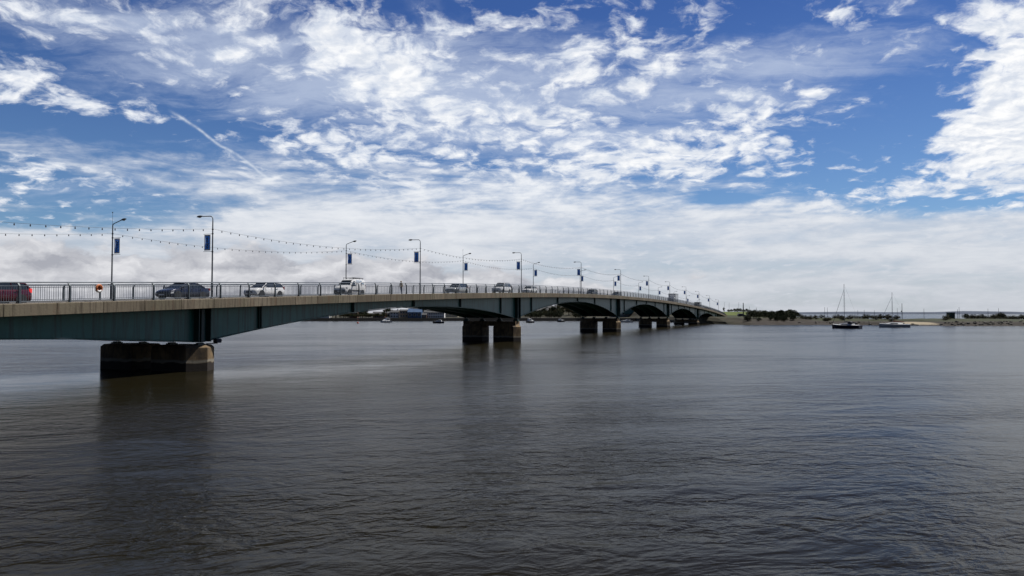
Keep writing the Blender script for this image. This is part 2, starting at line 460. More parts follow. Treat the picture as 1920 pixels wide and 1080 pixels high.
while q < T_END-2:
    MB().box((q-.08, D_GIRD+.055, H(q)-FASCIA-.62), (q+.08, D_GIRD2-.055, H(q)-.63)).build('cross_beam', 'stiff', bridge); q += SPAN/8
# piers: two blunt-nosed columns each with chamfered tops, a capping beam and bearings
def pier(i):
    t = PIERS[i]; zs = H(t)-FASCIA-soffit_depth(t)
    low = i == 0
    ztop = zs - (.17 if low else .95)
    p = None
    for d0, d1, s in ((D_GIRD-.05, 48.6, -1), (50.6, D_GIRD2+.05, 1)):
        a = 1.5
        def ring(z, k_, kk):
            if s < 0: o_ = [(t-a+k_, d1-kk), (t-a+k_, d0+kk), (t, d0-.75+kk), (t+a-k_, d0+kk), (t+a-k_, d1-kk)]
            else: o_ = [(t-a+k_, d0+kk), (t+a-k_, d0+kk), (t+a-k_, d1-kk), (t, d1+.75-kk), (t-a+k_, d1-kk)]
            return [(x, y, z) for x, y in o_]
        mb = MB(); mb.loft([ring(-3, 0, 0), ring(ztop-(.2 if low else .38), 0, 0), ring(ztop, .1, .24 if low else .40)])
        o = mb.build('pier', 'pier', bridge, bevel=.04)
        p = p or o
    if not low:
        mb = MB(); mb.box((t-.95, D_GIRD-.2, ztop-.28), (t+.95, D_GIRD2+.2, ztop+.52))
        mb.build('cap_beam', 'pier', p, bevel=.04)
        ztop += .52
    for d0, d1 in ((D_GIRD+.055, 47.995), (48.055, 51.095), (51.155, D_GIRD2-.055)):
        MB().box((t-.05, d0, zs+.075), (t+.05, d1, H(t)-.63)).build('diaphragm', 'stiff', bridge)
    for d in (D_GIRD, 48.0, 51.1, D_GIRD2-.05):
        mb = MB(); w_ = .55 if low else 1.0; mb.box((t-.4, d-.38*w_, ztop-.02), (t+.4, d+.42*w_, ztop+(zs-ztop)*.55)); mb.box((t-.28, d-.26*w_, ztop+(zs-ztop)*.55), (t+.28, d+.30*w_, zs-.004))
        mb.build('bearing', 'stiff', p)
for i in range(6): pier(i)
# lamp box on a bracket at the first pier
t = T0+1.25; z = H(T0)-FASCIA-soffit_depth(T0)
mb = MB(); mb.box((t, D_GIRD-.55, z-.05), (t+.5, D_GIRD-.15, z+.28)); mb.box((t-.9, D_GIRD-.4, z-.12), (t+.25, D_GIRD-.28, z-.05)); mb.lathe([(.12, 0), (.14, .12)], 'x', 10, (t+.5, D_GIRD-.35, z+.12))
mb.build('navigation_lamp', 'canvas', bridge, bevel=.015)
# end abutment
mb = MB(); mb.box((T_END-3, D_EDGE+.3, -1), (T_END+3, D_EDGE2-.3, H(T_END)-.63)); mb.box((T_END+.02, D_EDGE, 0), (T_END+3, D_EDGE+.8, H(T_END)+.5)); mb.box((T_END+.02, D_EDGE2-.8, 0), (T_END+3, D_EDGE2, H(T_END)+.5))
mb.build('abutment', 'pier', bridge, bevel=.04)
mb = MB(); mb.box((T_START-4, D_EDGE-.2, -1), (T_START-.02, D_EDGE2+.2, H(T_START)-.26)); mb.build('abutment', 'pier', bridge, bevel=.04)

# ------------------------------------------------------------------ railings
def railing(d, inward, label, post_from, post_to):
    r = thing('bridge_railing', label, 'railing', (0, 0, 0), BR)
    s = inward
    mb = MB(); mb.tube([(q, d+s*.10, H(q)+1.28) for q in TS], .042, 8); mb.build('top_rail', 'steel', r, smooth=True)
    mb = MB(); mb.loft([[(q, d-.02, H(q)+1.05), (q, d-.02, H(q)+1.10), (q, d+.02, H(q)+1.10), (q, d+.02, H(q)+1.05)] for q in TS]); mb.build('middle_rail', 'steel', r)
    mb = MB(); mb.loft([[(q, d-.02, H(q)+.10), (q, d-.02, H(q)+.15), (q, d+.02, H(q)+.15), (q, d+.02, H(q)+.10)] for q in TS]); mb.build('bottom_rail', 'steel', r)
    ts = []; t = post_from
    while t < post_to: ts.append(t); t += PANEL
    def post(mb, t):
        h_ = H(t)
        mb.loft([[(t-.05, y-.035*w, z), (t+.05, y-.035*w, z), (t+.05, y+.035*w, z), (t-.05, y+.035*w, z)] for y, z, w in
                 ((d-s*.06, h_+.02, 2.0), (d-s*.05, h_+.9, 1.5), (d-s*.03, h_+1.08, 1.3), (d+s*.10, h_+1.245, 1.0))])
        mb.box((t-.13, d-.17, h_+.002), (t+.13, d+.1, h_+.03))
    def panel(mb, t):
        n = 22
        for j in range(1, n):
            q = t + PANEL*j/n; h_ = H(q)
            mb.box((q-.007, d-.007, h_+.151), (q+.007, d+.007, h_+1.049))
    vis = [t for t in ts if t > 12][:98]
    rest = [t for t in ts if t not in vis]
    for t in vis:
        mb = MB(); post(mb, t); mb.build('post', 'postm', r)
        mb = MB(); panel(mb, t); mb.build('baluster_panel', 'steel', r)
    mb = MB()
    for t in rest: post(mb, t)
    tag(mb.build('post', 'postm', r), kind='stuff')
    mb = MB()
    for t in rest: panel(mb, t)
    tag(mb.build('baluster_panel', 'steel', r), kind='stuff')
    return r
t_first = t_at(35, D_RAIL)
railing(D_RAIL, 1, 'grey steel railing along the near edge of the bridge deck', t_first - PANEL*20, T_END)
railing(D_RAIL2, -1, 'grey steel railing along the far edge of the bridge, seen through the near one', t_first - PANEL*20 + 1.4, T_END)

# ------------------------------------------------------------------ lamps, banners, light strings
def lamp_proto(kind):
    """kind 1: arm towards the far side (+y local), kind 2: towards the near side"""
    s = 1 if kind == 1 else -1
    name = 'street_lamp'
    r = thing(name, '-', 'street lamp', (0, 0, -50), BR)
    MB().lathe([(.14, 0), (.14, .06), (.085 if s > 0 else .125, .10), (.085 if s > 0 else .125, 1.25), (.065, 1.4)], 'z', 12).build('base', 'lamp', r, smooth=True)
    MB().lathe([(.062, 1.38), (.055, 3.8), (.045, 6.2)], 'z', 10).build('pole', 'lamp', r, smooth=True)
    for z in (5.5, 3.72, 5.15): MB().lathe([(.075, z), (.075, z+.08)], 'z', 10).build('collar', 'lampdark', r)
    if s > 0:
        pts = [(0, 0, 6.15)] + [(0, .28*(1-math.cos(a)), 6.32+.28*math.sin(a)) for a in frange(0, math.pi/2, 5)] + [(0, 1.0, 6.62)]
        hd = [(1.0, 6.62, .03), (1.1, 6.63, .07), (1.3, 6.63, .11), (1.5, 6.61, .105), (1.62, 6.60, .05)]
    else:
        pts = [(0, 0, 6.15), (0, -.02, 6.3), (0, -.12, 6.38), (0, -.9, 6.62)]
        hd = [(-.9, 6.62, .03), (-1.0, 6.65, .07), (-1.2, 6.69, .11), (-1.38, 6.71, .10), (-1.5, 6.72, .05)]
    MB().tube(pts, .038, 8).build('arm', 'lamp', r, smooth=True)
    mb = MB(); mb.loft([[(1.15*w*math.cos(a), y, z + (.62 if math.sin(a) < 0 else .8)*w*math.sin(a)) for a in [2*math.pi*j/10 for j in range(10)]] for y, z, w in hd])
    hob = mb.build('lamp_head', 'lampdark', r, smooth=True)
    c = hd[2]
    mb = MB(); mb.loft([[(.10*w*math.cos(a), c[0]+s*.05+.16*w*math.sin(a), c[1]-.065-dz_) for a in [2*math.pi*j/10 for j in range(10)]] for w, dz_ in ((1, 0), (.8, .03), (.3, .05))])
    mb.build('lens', 'lens', hob, smooth=True)
    return r
def banner_proto(s):
    r = thing('banner', '-', 'banner', (0, 0, -50), BR)
    for z in (3.78, 5.18):
        mb = MB(); mb.tube([(0, s*.08, z), (0, s*.92, z)], .018, 6); mb.build('bracket', 'lampdark', r)
    y0, y1 = sorted((s*.22, s*.84))
    f = MB().box((-.008, y0, 3.86), (.008, y0+.068, 5.12)).box((-.008, y1-.048, 3.86), (.008, y1, 5.12)).box((-.008, y0+.07, 3.86), (.008, y1-.05, 3.97)).box((-.008, y0+.07, 5.02), (.008, y1-.05, 5.12)).build('border', 'banner_edge', r)
    fld = MB(); n_ = 10
    fld.loft([[(.02 + .025*math.sin(q*5)*s, y0+.07, 3.97+1.05*q), (.02 - .02*math.sin(q*6+1), y1-.05, 3.97+1.05*q)] for q in frange(0, 1, n_)], cap=False, closed=False)
    fld.build('blue_field', 'banner', f)
    mb = MB(); cy = (y0+y1)/2
    for z in (4.15, 4.38, 4.62, 4.84): mb.lathe([(.09, -.055), (.09, .055)], 'x', 8, (0, cy, z))
    mb.build('emblem', 'emblem', f)
    return r
l_near, l_far = lamp_proto(1), lamp_proto(2)
b_near, b_far = banner_proto(1), banner_proto(-1)
used = set()
def place(proto, t, d, z, label, group):
    p = bw(t, d, z)
    if id(proto) in used: o = dup(proto, p, BR, label)
    else: o = proto; used.add(id(proto)); o.location = p; o['label'] = label
    o['group'] = group
    return o
ORD = ['first', 'second', 'third', 'fourth', 'fifth', 'sixth', 'seventh', 'eighth', 'ninth', 'tenth', 'eleventh', 'twelfth']
SL = 5.55
def string_light(t0, t1, d, label, bulbs):
    r = thing('string_light', label, 'string lights', (0, 0, 0), BR, 'strings of festoon bulbs between the lamps')
    z0, z1 = H(t0)+SL, H(t1)+SL
    def at(u): return (t0+(t1-t0)*u, d, z0+(z1-z0)*u - .72*4*u*(1-u))
    MB().tube([at(u) for u in frange(.002, .998, 24)], .009, 5).build('cable', 'cable', r)
    n = int(t1-t0)
    if bulbs:
        for j in range(1, n):
            link('bulb', bulb_me, r, Vector(at(j/n)))
    else:
        mb = MB()
        for j in range(1, n): mb.lathe([(.02, 0), (.028, -.05), (.04, -.10), (.015, -.15)], 'z', 6, at(j/n))
        mb.build('bulb', 'bulb', r)
bulb_me = MB().lathe([(.02, 0), (.028, -.05), (.042, -.10), (.032, -.14), (.01, -.16)], 'z', 8).mesh('bulb', 'bulb', True)
WHERE = ['by the first pier', 'beside the white van', 'above the second pier', 'between the second and third piers', 'above the third pier', 'between the third and fourth piers',
         'beside the white lorry', 'between the fourth and fifth piers', 'above the fifth pier', 'between the fifth and sixth piers', 'above the last pier', 'at the far end of the bridge']
for i in range(-1, 11):
    t = T0 + SPAN*.5*i
    if t > T_END: break
    if i >= 0:
        place(l_near, t+.5, D_RAIL+.28, H(t), f'curved-arm street lamp, {ORD[i]} from the left in the near row', 'street lamps along the near side of the bridge')
        place(b_near, t+.5, D_RAIL+.28, H(t), f'blue banner with white edge hanging on the {ORD[i]} lamp of the near row', 'blue banners on the near lamps')
        o = place(l_far, t, D_RAIL2-.28, H(t), f'straight-arm street lamp, {ORD[i]} from the left in the far row', 'street lamps along the far side of the bridge')
        if i in (0, 2):
            o['label'] = f'straight-arm street lamp with thin rod on top, {ORD[i]} in the far row'
            MB().tube([(0, .04, 6.1), (0, .04, 7.35)], .012, 5).lathe([(.05, 7.3), (.05, 7.38)], 'z', 6, (0, .04, 0)).build('antenna', 'lamp', o)
        place(b_far, t, D_RAIL2-.28, H(t), f'blue banner with white edge hanging on the {ORD[i]} lamp of the far row', 'blue banners on the far lamps')
    else:
        place(l_near, t+.5, D_RAIL+.28, H(t), 'curved-arm street lamp standing left of the first lamp of the near row', 'street lamps along the near side of the bridge')
        place(l_far, t, D_RAIL2-.28, H(t), 'straight-arm street lamp standing left of the first lamp of the far row', 'street lamps along the far side of the bridge')
    if t + SPAN*.5 < T_END and i < 10:
        tt = 'left of the first lamp' if i < 0 else f'{ORD[i]} to {ORD[i+1]} lamp'
        string_light(t+.5, t+.5+SPAN*.5, D_RAIL+.28, f'string of dark bulbs along the near lamps, {tt}', i < 4)
        string_light(t, t+SPAN*.5, D_RAIL2-.28, f'string of dark bulbs along the far lamps, {tt}', i < 4)

# ------------------------------------------------------------------ lifebuoy on the railing
t = t_at(185, D_RAIL-.1)
lb = thing('lifebuoy', 'orange lifebuoy with white lower half hung on the near railing', 'lifebuoy', bw(t, D_RAIL-.12, H(t)+.88), BR)
def torus_arc(a0, a1, Rr, r, n=14):
    mb = MB(); mb.tube([(Rr*math.cos(a), 0, Rr*math.sin(a)) for a in frange(a0, a1, n)], r, 10); return mb
torus_arc(R(-35), R(215), .21, .075).build('ring', 'orange', lb, smooth=True)
torus_arc(R(218), R(322), .21, .078).build('white_band', 'white', lb, smooth=True)
MB().box((-.22, .06, -.2), (.22, .085, .22)).build('backing_board', mat('lifebuoy_board', (.30, .07, .03), .6), lb)
torus_arc(0, 2*math.pi, .29, .012, 20).build('grab_rope', 'banner_edge', lb)

# ------------------------------------------------------------------ vehicles (x forward)
def wheel(root, x, y, r, w=.2):
    s = 1 if y > 0 else -1
    a = MB().lathe([(r*.62, -w/2), (r*.92, -w/2), (r, -w/2+.03), (r, w/2-.03), (r*.92, w/2), (r*.62, w/2)], 'y', 20, (x, y, r))
    tw = a.build('wheel', 'tyre', root, smooth=True)
    yo = y + s*w/2
    mb = MB().lathe([(r*.60, -w*.3), (r*.63, w/2+.004), (r*.56, w/2+.004), (r*.5, w/2-.03), (.05, w/2-.02), (.045, w/2+.004), (.005, w/2+.004)] if s > 0 else
                    [(r*.60, w*.3), (r*.63, -w/2-.004), (r*.56, -w/2-.004), (r*.5, -w/2+.03), (.05, -w/2+.02), (.045, -w/2-.004), (.005, -w/2-.004)], 'y', 16, (x, y, r))
    mb.build('rim', 'rim', tw, smooth=True)
STY = {
 'sedan': dict(L=4.35, W=1.72, H=1.38, low=[(-.5,.45,.80,.80),(-.488,.30,.98,.90),(-.42,.24,1.02,.97),(-.25,.2,.97,1),(0,.19,.94,1),(.18,.19,.93,1),(.33,.2,.85,.98),(.44,.22,.74,.92),(.488,.28,.62,.84),(.5,.40,.54,.76)],
               gh=(-.37, -.20, .07, .25), wb=(.305, -.295), r=.315),
 'hatch': dict(L=3.95, W=1.70, H=1.43, low=[(-.5,.45,.70,.82),(-.492,.30,.98,.92),(-.44,.24,1.02,.97),(-.25,.2,.99,1),(0,.19,.96,1),(.2,.19,.94,1),(.35,.2,.86,.97),(.45,.22,.76,.91),(.488,.28,.66,.84),(.5,.40,.56,.76)],
               gh=(-.485, -.40, .08, .29), wb=(.315, -.31), r=.31),
 'estate': dict(L=4.4, W=1.74, H=1.50, low=[(-.5,.45,.70,.84),(-.492,.30,.98,.92),(-.44,.24,1.02,.97),(-.25,.2,.99,1),(0,.19,.96,1),(.2,.19,.94,1),(.35,.2,.86,.97),(.45,.22,.76,.91),(.488,.28,.66,.84),(.5,.40,.56,.76)],
               gh=(-.49, -.43, .06, .25), wb=(.305, -.30), r=.32),
 'suv': dict(L=4.6, W=1.82, H=1.76, low=[(-.5,.55,.90,.84),(-.492,.38,1.12,.92),(-.44,.30,1.16,.97),(-.25,.28,1.14,1),(0,.27,1.10,1),(.2,.27,1.08,1),(.36,.28,1.04,.98),(.45,.30,.96,.93),(.488,.36,.84,.86),(.5,.48,.70,.8)],
               gh=(-.485, -.44, .06, .22), wb=(.30, -.29), r=.36),
}
def car(style, label, cat, pm, t, d, group='cars driving across the bridge', z=None, rz=None, loc=None):
    st = STY[style]; L, W, Hh = st['L'], st['W'], st['H']; hw = W/2
    root = thing('car', label, cat, loc or bw(t, d, H(t)-.085), BR + math.pi if rz is None else rz, group)
    rings = []
    for x, zb, zt, wf in st['low']:
        w = hw*wf; hgt = zt-zb
        half = [(w*.90, zb), (w*.985, zb+.12*hgt), (w, zb+.45*hgt), (w*.975, zb+.80*hgt), (w*.90, zt-.02), (w*.60, zt+.012)]
        rings.append([(x*L, -y, z_) for y, z_ in half] + [(x*L, y, z_) for y, z_ in reversed(half)])
    MB().loft(rings).build('body', pm, root, smooth=True)
    rb, rt, ft, wb_ = [v*L for v in st['gh']]
    def belt(x):
        p = st['low']
        for a, b in zip(p, p[1:]):
            if a[0]*L <= x <= b[0]*L: return a[2] + (b[2]-a[2])*(x-a[0]*L)/((b[0]-a[0])*L)
        return p[0][2]
    bt = hw*.885; rf = hw*.70
    def sect(x, zt, wt, x2=None):
        zb = belt(x)-.03
        return [(x, -bt, zb), (x2 if x2 is not None else x, -wt, zt), (x2 if x2 is not None else x, wt, zt), (x, bt, zb)]
    glass = MB(); zr = Hh-.03
    glass.loft([sect(rb, belt(rb)+.0, bt*.97), sect(rt, zr, rf), sect((rt+ft)/2, zr+.012, rf), sect(ft, zr, rf), sect(wb_, belt(wb_)+.0, bt*.97)])
    gob = glass.build('window', 'glass', root)
    MB().loft([[(x, -rf*w, z0), (x, -rf*w*.93, z0+.05), (x, 0, z0+.065), (x, rf*w*.93, z0+.05), (x, rf*w, z0), ] for x, w, z0 in
              ((rt-.10, .98, zr-.045), (rt+.03, 1.03, zr-.015), ((rt+ft)/2, 1.04, zr), (ft-.03, 1.03, zr-.015), (ft+.09, .98, zr-.045))]).build('roof', pm, root, smooth=True)
    mb = MB()
    for s in (-1, 1):
        mb.tube([(wb_, s*bt*.98, belt(wb_)), (ft, s*rf*1.02, zr-.01)], .035, 6)
        mb.tube([(rb+.02, s*bt*.97, belt(rb)), (rt, s*rf*1.02, zr-.01)], .06, 6)
        mb.tube([((rt+ft)/2-.05, s*bt*1.0, belt(0)-.02), ((rt+ft)/2-.02, s*rf*1.02, zr)], .03, 6)
    mb.build('pillar', pm, root)
    for s in (-1, 1):
        for x in st['wb']:
            wx = x*L
            MB().lathe([(st['r']*1.17, -.04), (st['r']*1.17, .045), (st['r']*.95, .05)] if s > 0 else [(st['r']*1.17, .04), (st['r']*1.17, -.045), (st['r']*.95, -.05)], 'y', 18, (wx, s*(hw-.035), st['r']+.02)).build('wheel_arch', 'trim', root)
            wheel(root, wx, s*(hw-.09), st['r'])
        f0 = [p for p in st['low'] if p[0] == .488][0]
        zl = f0[2]-.06
        MB().loft([[(L*.45, s*hw*.60, zl), (L*.487, s*hw*.56, zl-.03), (L*.487, s*hw*.56, zl-.15), (L*.45, s*hw*.6, zl-.15)],
                   [(L*.40, s*hw*.955, zl+.07), (L*.455, s*hw*.90, zl+.03), (L*.462, s*hw*.89, zl-.10), (L*.41, s*hw*.965, zl-.07)]]).build('headlight', 'head', root)
        r0 = st['low'][1]; zt = r0[2]-.05
        hi = .30 if style != 'sedan' else .12
        MB().box((-L*.497, s*hw*.62 if s > 0 else -hw*.93, zt-.14), (-L*.45, hw*.93 if s > 0 else -hw*.62, zt+.02+hi*.4)).build('tail_light', 'tail_lit' if 'glowing' in label else 'tail', root, bevel=.03)
        MB().loft([[(wb_-.25, s*(hw*.93), belt(wb_)+.02), (wb_-.12, s*hw*.93, belt(wb_)+.02), (wb_-.12, s*hw*.93, belt(wb_)+.12), (wb_-.25, s*hw*.93, belt(wb_)+.14)],
                   [(wb_-.27, s*(hw+.13), belt(wb_)+.03), (wb_-.17, s*(hw+.13), belt(wb_)+.03), (wb_-.17, s*(hw+.13), belt(wb_)+.13), (wb_-.27, s*(hw+.13), belt(wb_)+.15)]]).build('mirror', pm, root)
        MB().box((-.22*L, s*hw*.985-.012, .80 if style != 'suv' else .98), (-.22*L+.16, s*hw*.985+.018, .83 if style != 'suv' else 1.01)).build('door_handle', 'trim', root)
        mb = MB()
        for x in (.19, -.02, -.24): mb.box((x*L-.006, s*(hw*.985)-.02, .36), (x*L+.006, s*(hw*.985)+.012, belt(x*L)-.04))
        mb.build('door_seam', 'trim', root)
    MB().box((L*.478, -hw*.45, .42), (L*.502, hw*.45, .56)).build('grille', 'trim', root, bevel=.01)
    MB().box((L*.488, -.26, .33), (L*.506, .26, .43)).build('number_plate', 'white', root)
    MB().box((-L*.506, -.26, .62), (-L*.492, .26, .73)).build('number_plate', 'white', root)
    if style == 'suv':
        for s in (-1, 1):
            MB().tube([(rt-.05, s*rf*.85, Hh+.02), (rt+.1, s*rf*.85, Hh+.09), (ft-.15, s*rf*.85, Hh+.09), (ft, s*rf*.85, Hh+.02)], .022, 6).build('roof_rail', 'trim', root)
    return root
NL = 47.6
def tcen(x0, x1):  # from the far front corner to the near rear corner
    return (t_at(x0, NL+.85) + t_at(x1, NL-.85))/2
P_maroon = paint('maroon_paint', (.085, .008, .016)); P_navy = paint('navy_paint', (.016, .02, .04)); P_silver = paint('silver_paint', (.84, .85, .86), .0)
P_grey = paint('grey_paint', (.40, .42, .42), .15); P_dark = paint('charcoal_paint', (.03, .034, .036)); P_white = paint('white_car_paint', (.72, .73, .74), 0)
car('hatch', 'maroon hatchback with glowing tail light leaving the left edge of the photo', 'car', P_maroon, t_at(62, NL-.85)-1.98, NL)
car('sedan', 'dark navy saloon car beside the first near lamp', 'car', P_navy, tcen(288, 395), NL)
car('hatch', 'silver car driving between the navy saloon and the white van', 'car', P_silver, tcen(455, 533), NL)
car('estate', 'pale grey estate car behind the white van, passing the third far lamp', 'car', P_grey, tcen(836, 877), NL)
car('suv', 'silver off-road car with roof rails, left of the second pier', 'car', P_silver, tcen(920, 960), NL)
car('hatch', 'small silver hatchback just right of the third near lamp', 'car', P_silver, t_at(993, NL), NL)
car('estate', 'dark estate car near the fourth near lamp', 'car', P_dark, tcen(1098, 1122), NL)
car('sedan', 'black saloon car near the third pier, low behind the railing', 'car', P_dark, t_at(1156, NL), NL)
# small white van
def van():
    tc_ = tcen(623, 687); L, W, Hh = 3.95, 1.72, 1.80; hw = W/2
    root = thing('van', 'small white van with roof rack and light blue lettering on its side', 'van', bw(tc_, NL, H(tc_)-.085), BR + math.pi)
    prof = [(-1.97,.42,1.35,.84),(-1.94,.28,1.72,.92),(-1.80,.24,1.80,.96),(-.9,.22,1.83,1),(.1,.22,1.82,1),(.45,.22,1.74,.99),(.95,.22,1.22,.98),(1.12,.22,1.08,.97),(1.6,.24,.98,.94),(1.86,.28,.84,.88),(1.95,.34,.66,.82),(1.975,.42,.56,.76)]
    rings = []
    for x, zb, zt, wf in prof:
        w = hw*wf; hgt = zt-zb; top = .80 if zt > 1.3 else .90
        half = [(w*.92, zb), (w, zb+.18*hgt), (w, zb+.45*hgt), (w*(.93 if zt > 1.3 else .97), zb+.82*hgt), (w*top, zt-.03), (w*.5, zt+.01)]
        rings.append([(x, -y, z_) for y, z_ in half] + [(x, y, z_) for y, z_ in reversed(half)])
    MB().loft(rings).build('body', 'white', root, smooth=True)
    MB().loft([[(.52, -.60, 1.70), (.52, .60, 1.70), (.50, .60, 1.68), (.50, -.60, 1.68)], [(1.04, -.74, 1.175), (1.04, .74, 1.175), (1.02, .74, 1.15), (1.02, -.74, 1.15)]]).build('windscreen', 'glass', root)
    for s in (-1, 1):
        y0, y1 = s*hw*1.005, s*hw*.905
        MB().loft([[(.95, y0*.985, 1.06), (-.02, y0*.985, 1.04), (-.02, y1*1.01, 1.58), (.42, y1*1.01, 1.58)],
                   [(.95, y0*.94, 1.06), (-.02, y0*.94, 1.04), (-.02, y1*.94, 1.58), (.42, y1*.94, 1.58)]]).build('door_window', 'glass', root)
        MB().box((-1.55, s*hw-.03, .52), (.98, s*hw+.018, .62)).build('rubbing_strip', 'trim', root, bevel=.01)
        for x in (1.22, -1.22):
            MB().lathe([(.36, -.04), (.36, .045), (.29, .05)] if s > 0 else [(.36, .04), (.36, -.045), (.29, -.05)], 'y', 18, (x, s*(hw-.035), .33)).build('wheel_arch', 'trim', root)
            wheel(root, x, s*(hw-.09), .31)
        MB().loft([[(1.75, s*.52, .84), (1.90, s*.50, .80), (1.92, s*.50, .66), (1.77, s*.52, .66)], [(1.52, s*.83, .95), (1.72, s*.78, .92), (1.76, s*.78, .74), (1.56, s*.84, .76)]]).build('headlight', 'head', root)
        MB().box((-1.965, min(s*.66, s*.80), .80), (-1.90, max(s*.66, s*.80), 1.25)).build('tail_light', 'tail', root)
        MB().box((.62, min(s*(hw-.02), s*(hw+.17)), 1.03), (.74, max(s*(hw-.02), s*(hw+.17)), 1.22)).build('mirror', 'trim', root, bevel=.03)
        blue = mat('van_lettering', (.10, .30, .55), .5)
        mb = MB()
        for x, w, z, hgt in ((-.35, .55, 1.60, .07), (-.95, .42, 1.60, .07), (-.45, .75, 1.48, .05), (-1.3, .5, 1.34, .05)):
            yy = s*hw*(1.0-.09*(z-.95)/.6)
            mb.box((x-w/2, min(yy-.03*s, yy+.012*s), z), (x+w/2, max(yy-.03*s, yy+.012*s), z+hgt))
        mb.build('lettering', blue, root)
        mb = MB()
        for x in (.0, -1.05): mb.box((x-.008, s*hw-.06, .34), (x+.008, s*hw+.006, 1.5))
        mb.build('door_seam', 'trim', root)
    MB().box((1.90, -.72, .34), (1.985, .72, .58)).build('bumper', 'trim', root, bevel=.03)
    MB().box((1.97, -.26, .40), (1.995, .26, .50)).build('number_plate', 'white', root)
    mb = MB()
    for s in (-1, 1): mb.tube([(-1.75, s*.62, 1.98), (.35, s*.62, 1.98)], .025, 6)
    for x in (-1.6, -.95, -.3, .25):
        mb.tube([(x, -.66, 1.96), (x, .66, 1.96)], .022, 6)
        for s in (-1, 1): mb.tube([(x, s*.62, 1.76), (x, s*.62, 1.97)], .02, 6)
    mb.build('roof_rack', 'trim', root)
van()
def lorry(label, cat, t, L, Hh, W, cabm, boxm, front_m, group=None):
    root = thing('lorry', label, cat, bw(t, NL, H(t)-.085), BR + math.pi, group)
    hw = W/2; f = L/2; cl = 1.7
    MB().loft([[(f-cl, -hw*.96, .5), (f-cl, hw*.96, .5), (f-cl, hw*.96, 2.35), (f-cl, -hw*.96, 2.35)], [(f-.35, -hw*.96, .45), (f-.35, hw*.96, .45), (f-.35, hw*.93, 2.35), (f-.35, -hw*.93, 2.35)],
               [(f, -hw*.93, .45), (f, hw*.93, .45), (f-.12, hw*.88, 1.55), (f-.12, -hw*.88, 1.55)]]).build('cab', cabm, root, bevel=.05)
    MB().loft([[(f-.10, -hw*.82, 1.42), (f-.10, hw*.82, 1.42), (f-.33, hw*.80, 2.2), (f-.33, -hw*.80, 2.2)], [(f-.14, -hw*.82, 1.40), (f-.14, hw*.82, 1.40), (f-.45, hw*.8, 2.2), (f-.45, -hw*.8, 2.2)]]).build('windscreen', 'glass', root)
    for s in (-1, 1):
        MB().box((f-1.25, min(s*hw*.9, s*hw*.975), 1.45), (f-.55, max(s*hw*.9, s*hw*.975), 2.1)).build('door_window', 'glass', root)
        MB().box((f-.08, min(s*.75, s*1.0), .62), (f+.015, max(s*.75, s*1.0), .82)).build('headlight', 'head', root)
        MB().tube([(f-.4, s*hw*.95, 2.0), (f-.3, s*(hw+.18), 2.0), (f-.3, s*(hw+.18), 1.5)], .05, 6).build('mirror', 'trim', root)
        for x in (f-1.1, -f+2.2, -f+1.1): wheel(root, x, s*(hw-.16), .45, .3)
    MB().box((-f, -hw*.4, .62), (f-.3, hw*.4, .86)).build('chassis', 'trim', root)
    b = MB().box((-f, -hw, .95), (f-cl-.12, hw, Hh)).build('cargo_box', boxm, root, bevel=.04)
    MB().box((f-cl-.13, -hw*.94, 2.40), (f-cl-.06, hw*.94, Hh-.12)).build('front_panel', front_m, b)
    mb = MB()
    for y in (-hw, hw): mb.box((-f, y-.03, Hh-.08), (f-cl-.12, y+.03, Hh+.02))
    mb.box((f-cl-.18, -hw, Hh-.10), (f-cl-.08, hw, Hh+.02)); mb.build('frame_trim', 'trim', b)
lorry('white box lorry with grey side coming over the crest of the bridge', 'lorry', t_at(1262, NL), 8.6, 3.7, 2.45, 'white', paint('lorry_grey', (.22, .23, .25), 0), 'white')
lorry('dark high-sided lorry going down the far slope of the bridge', 'lorry', t_at(1308, NL), 7.0, 2.9, 2.4, P_dark, P_dark, P_dark)
car('suv', 'black off-road car on the far slope behind the dark lorry', 'car', P_dark, t_at(1324, NL), NL)

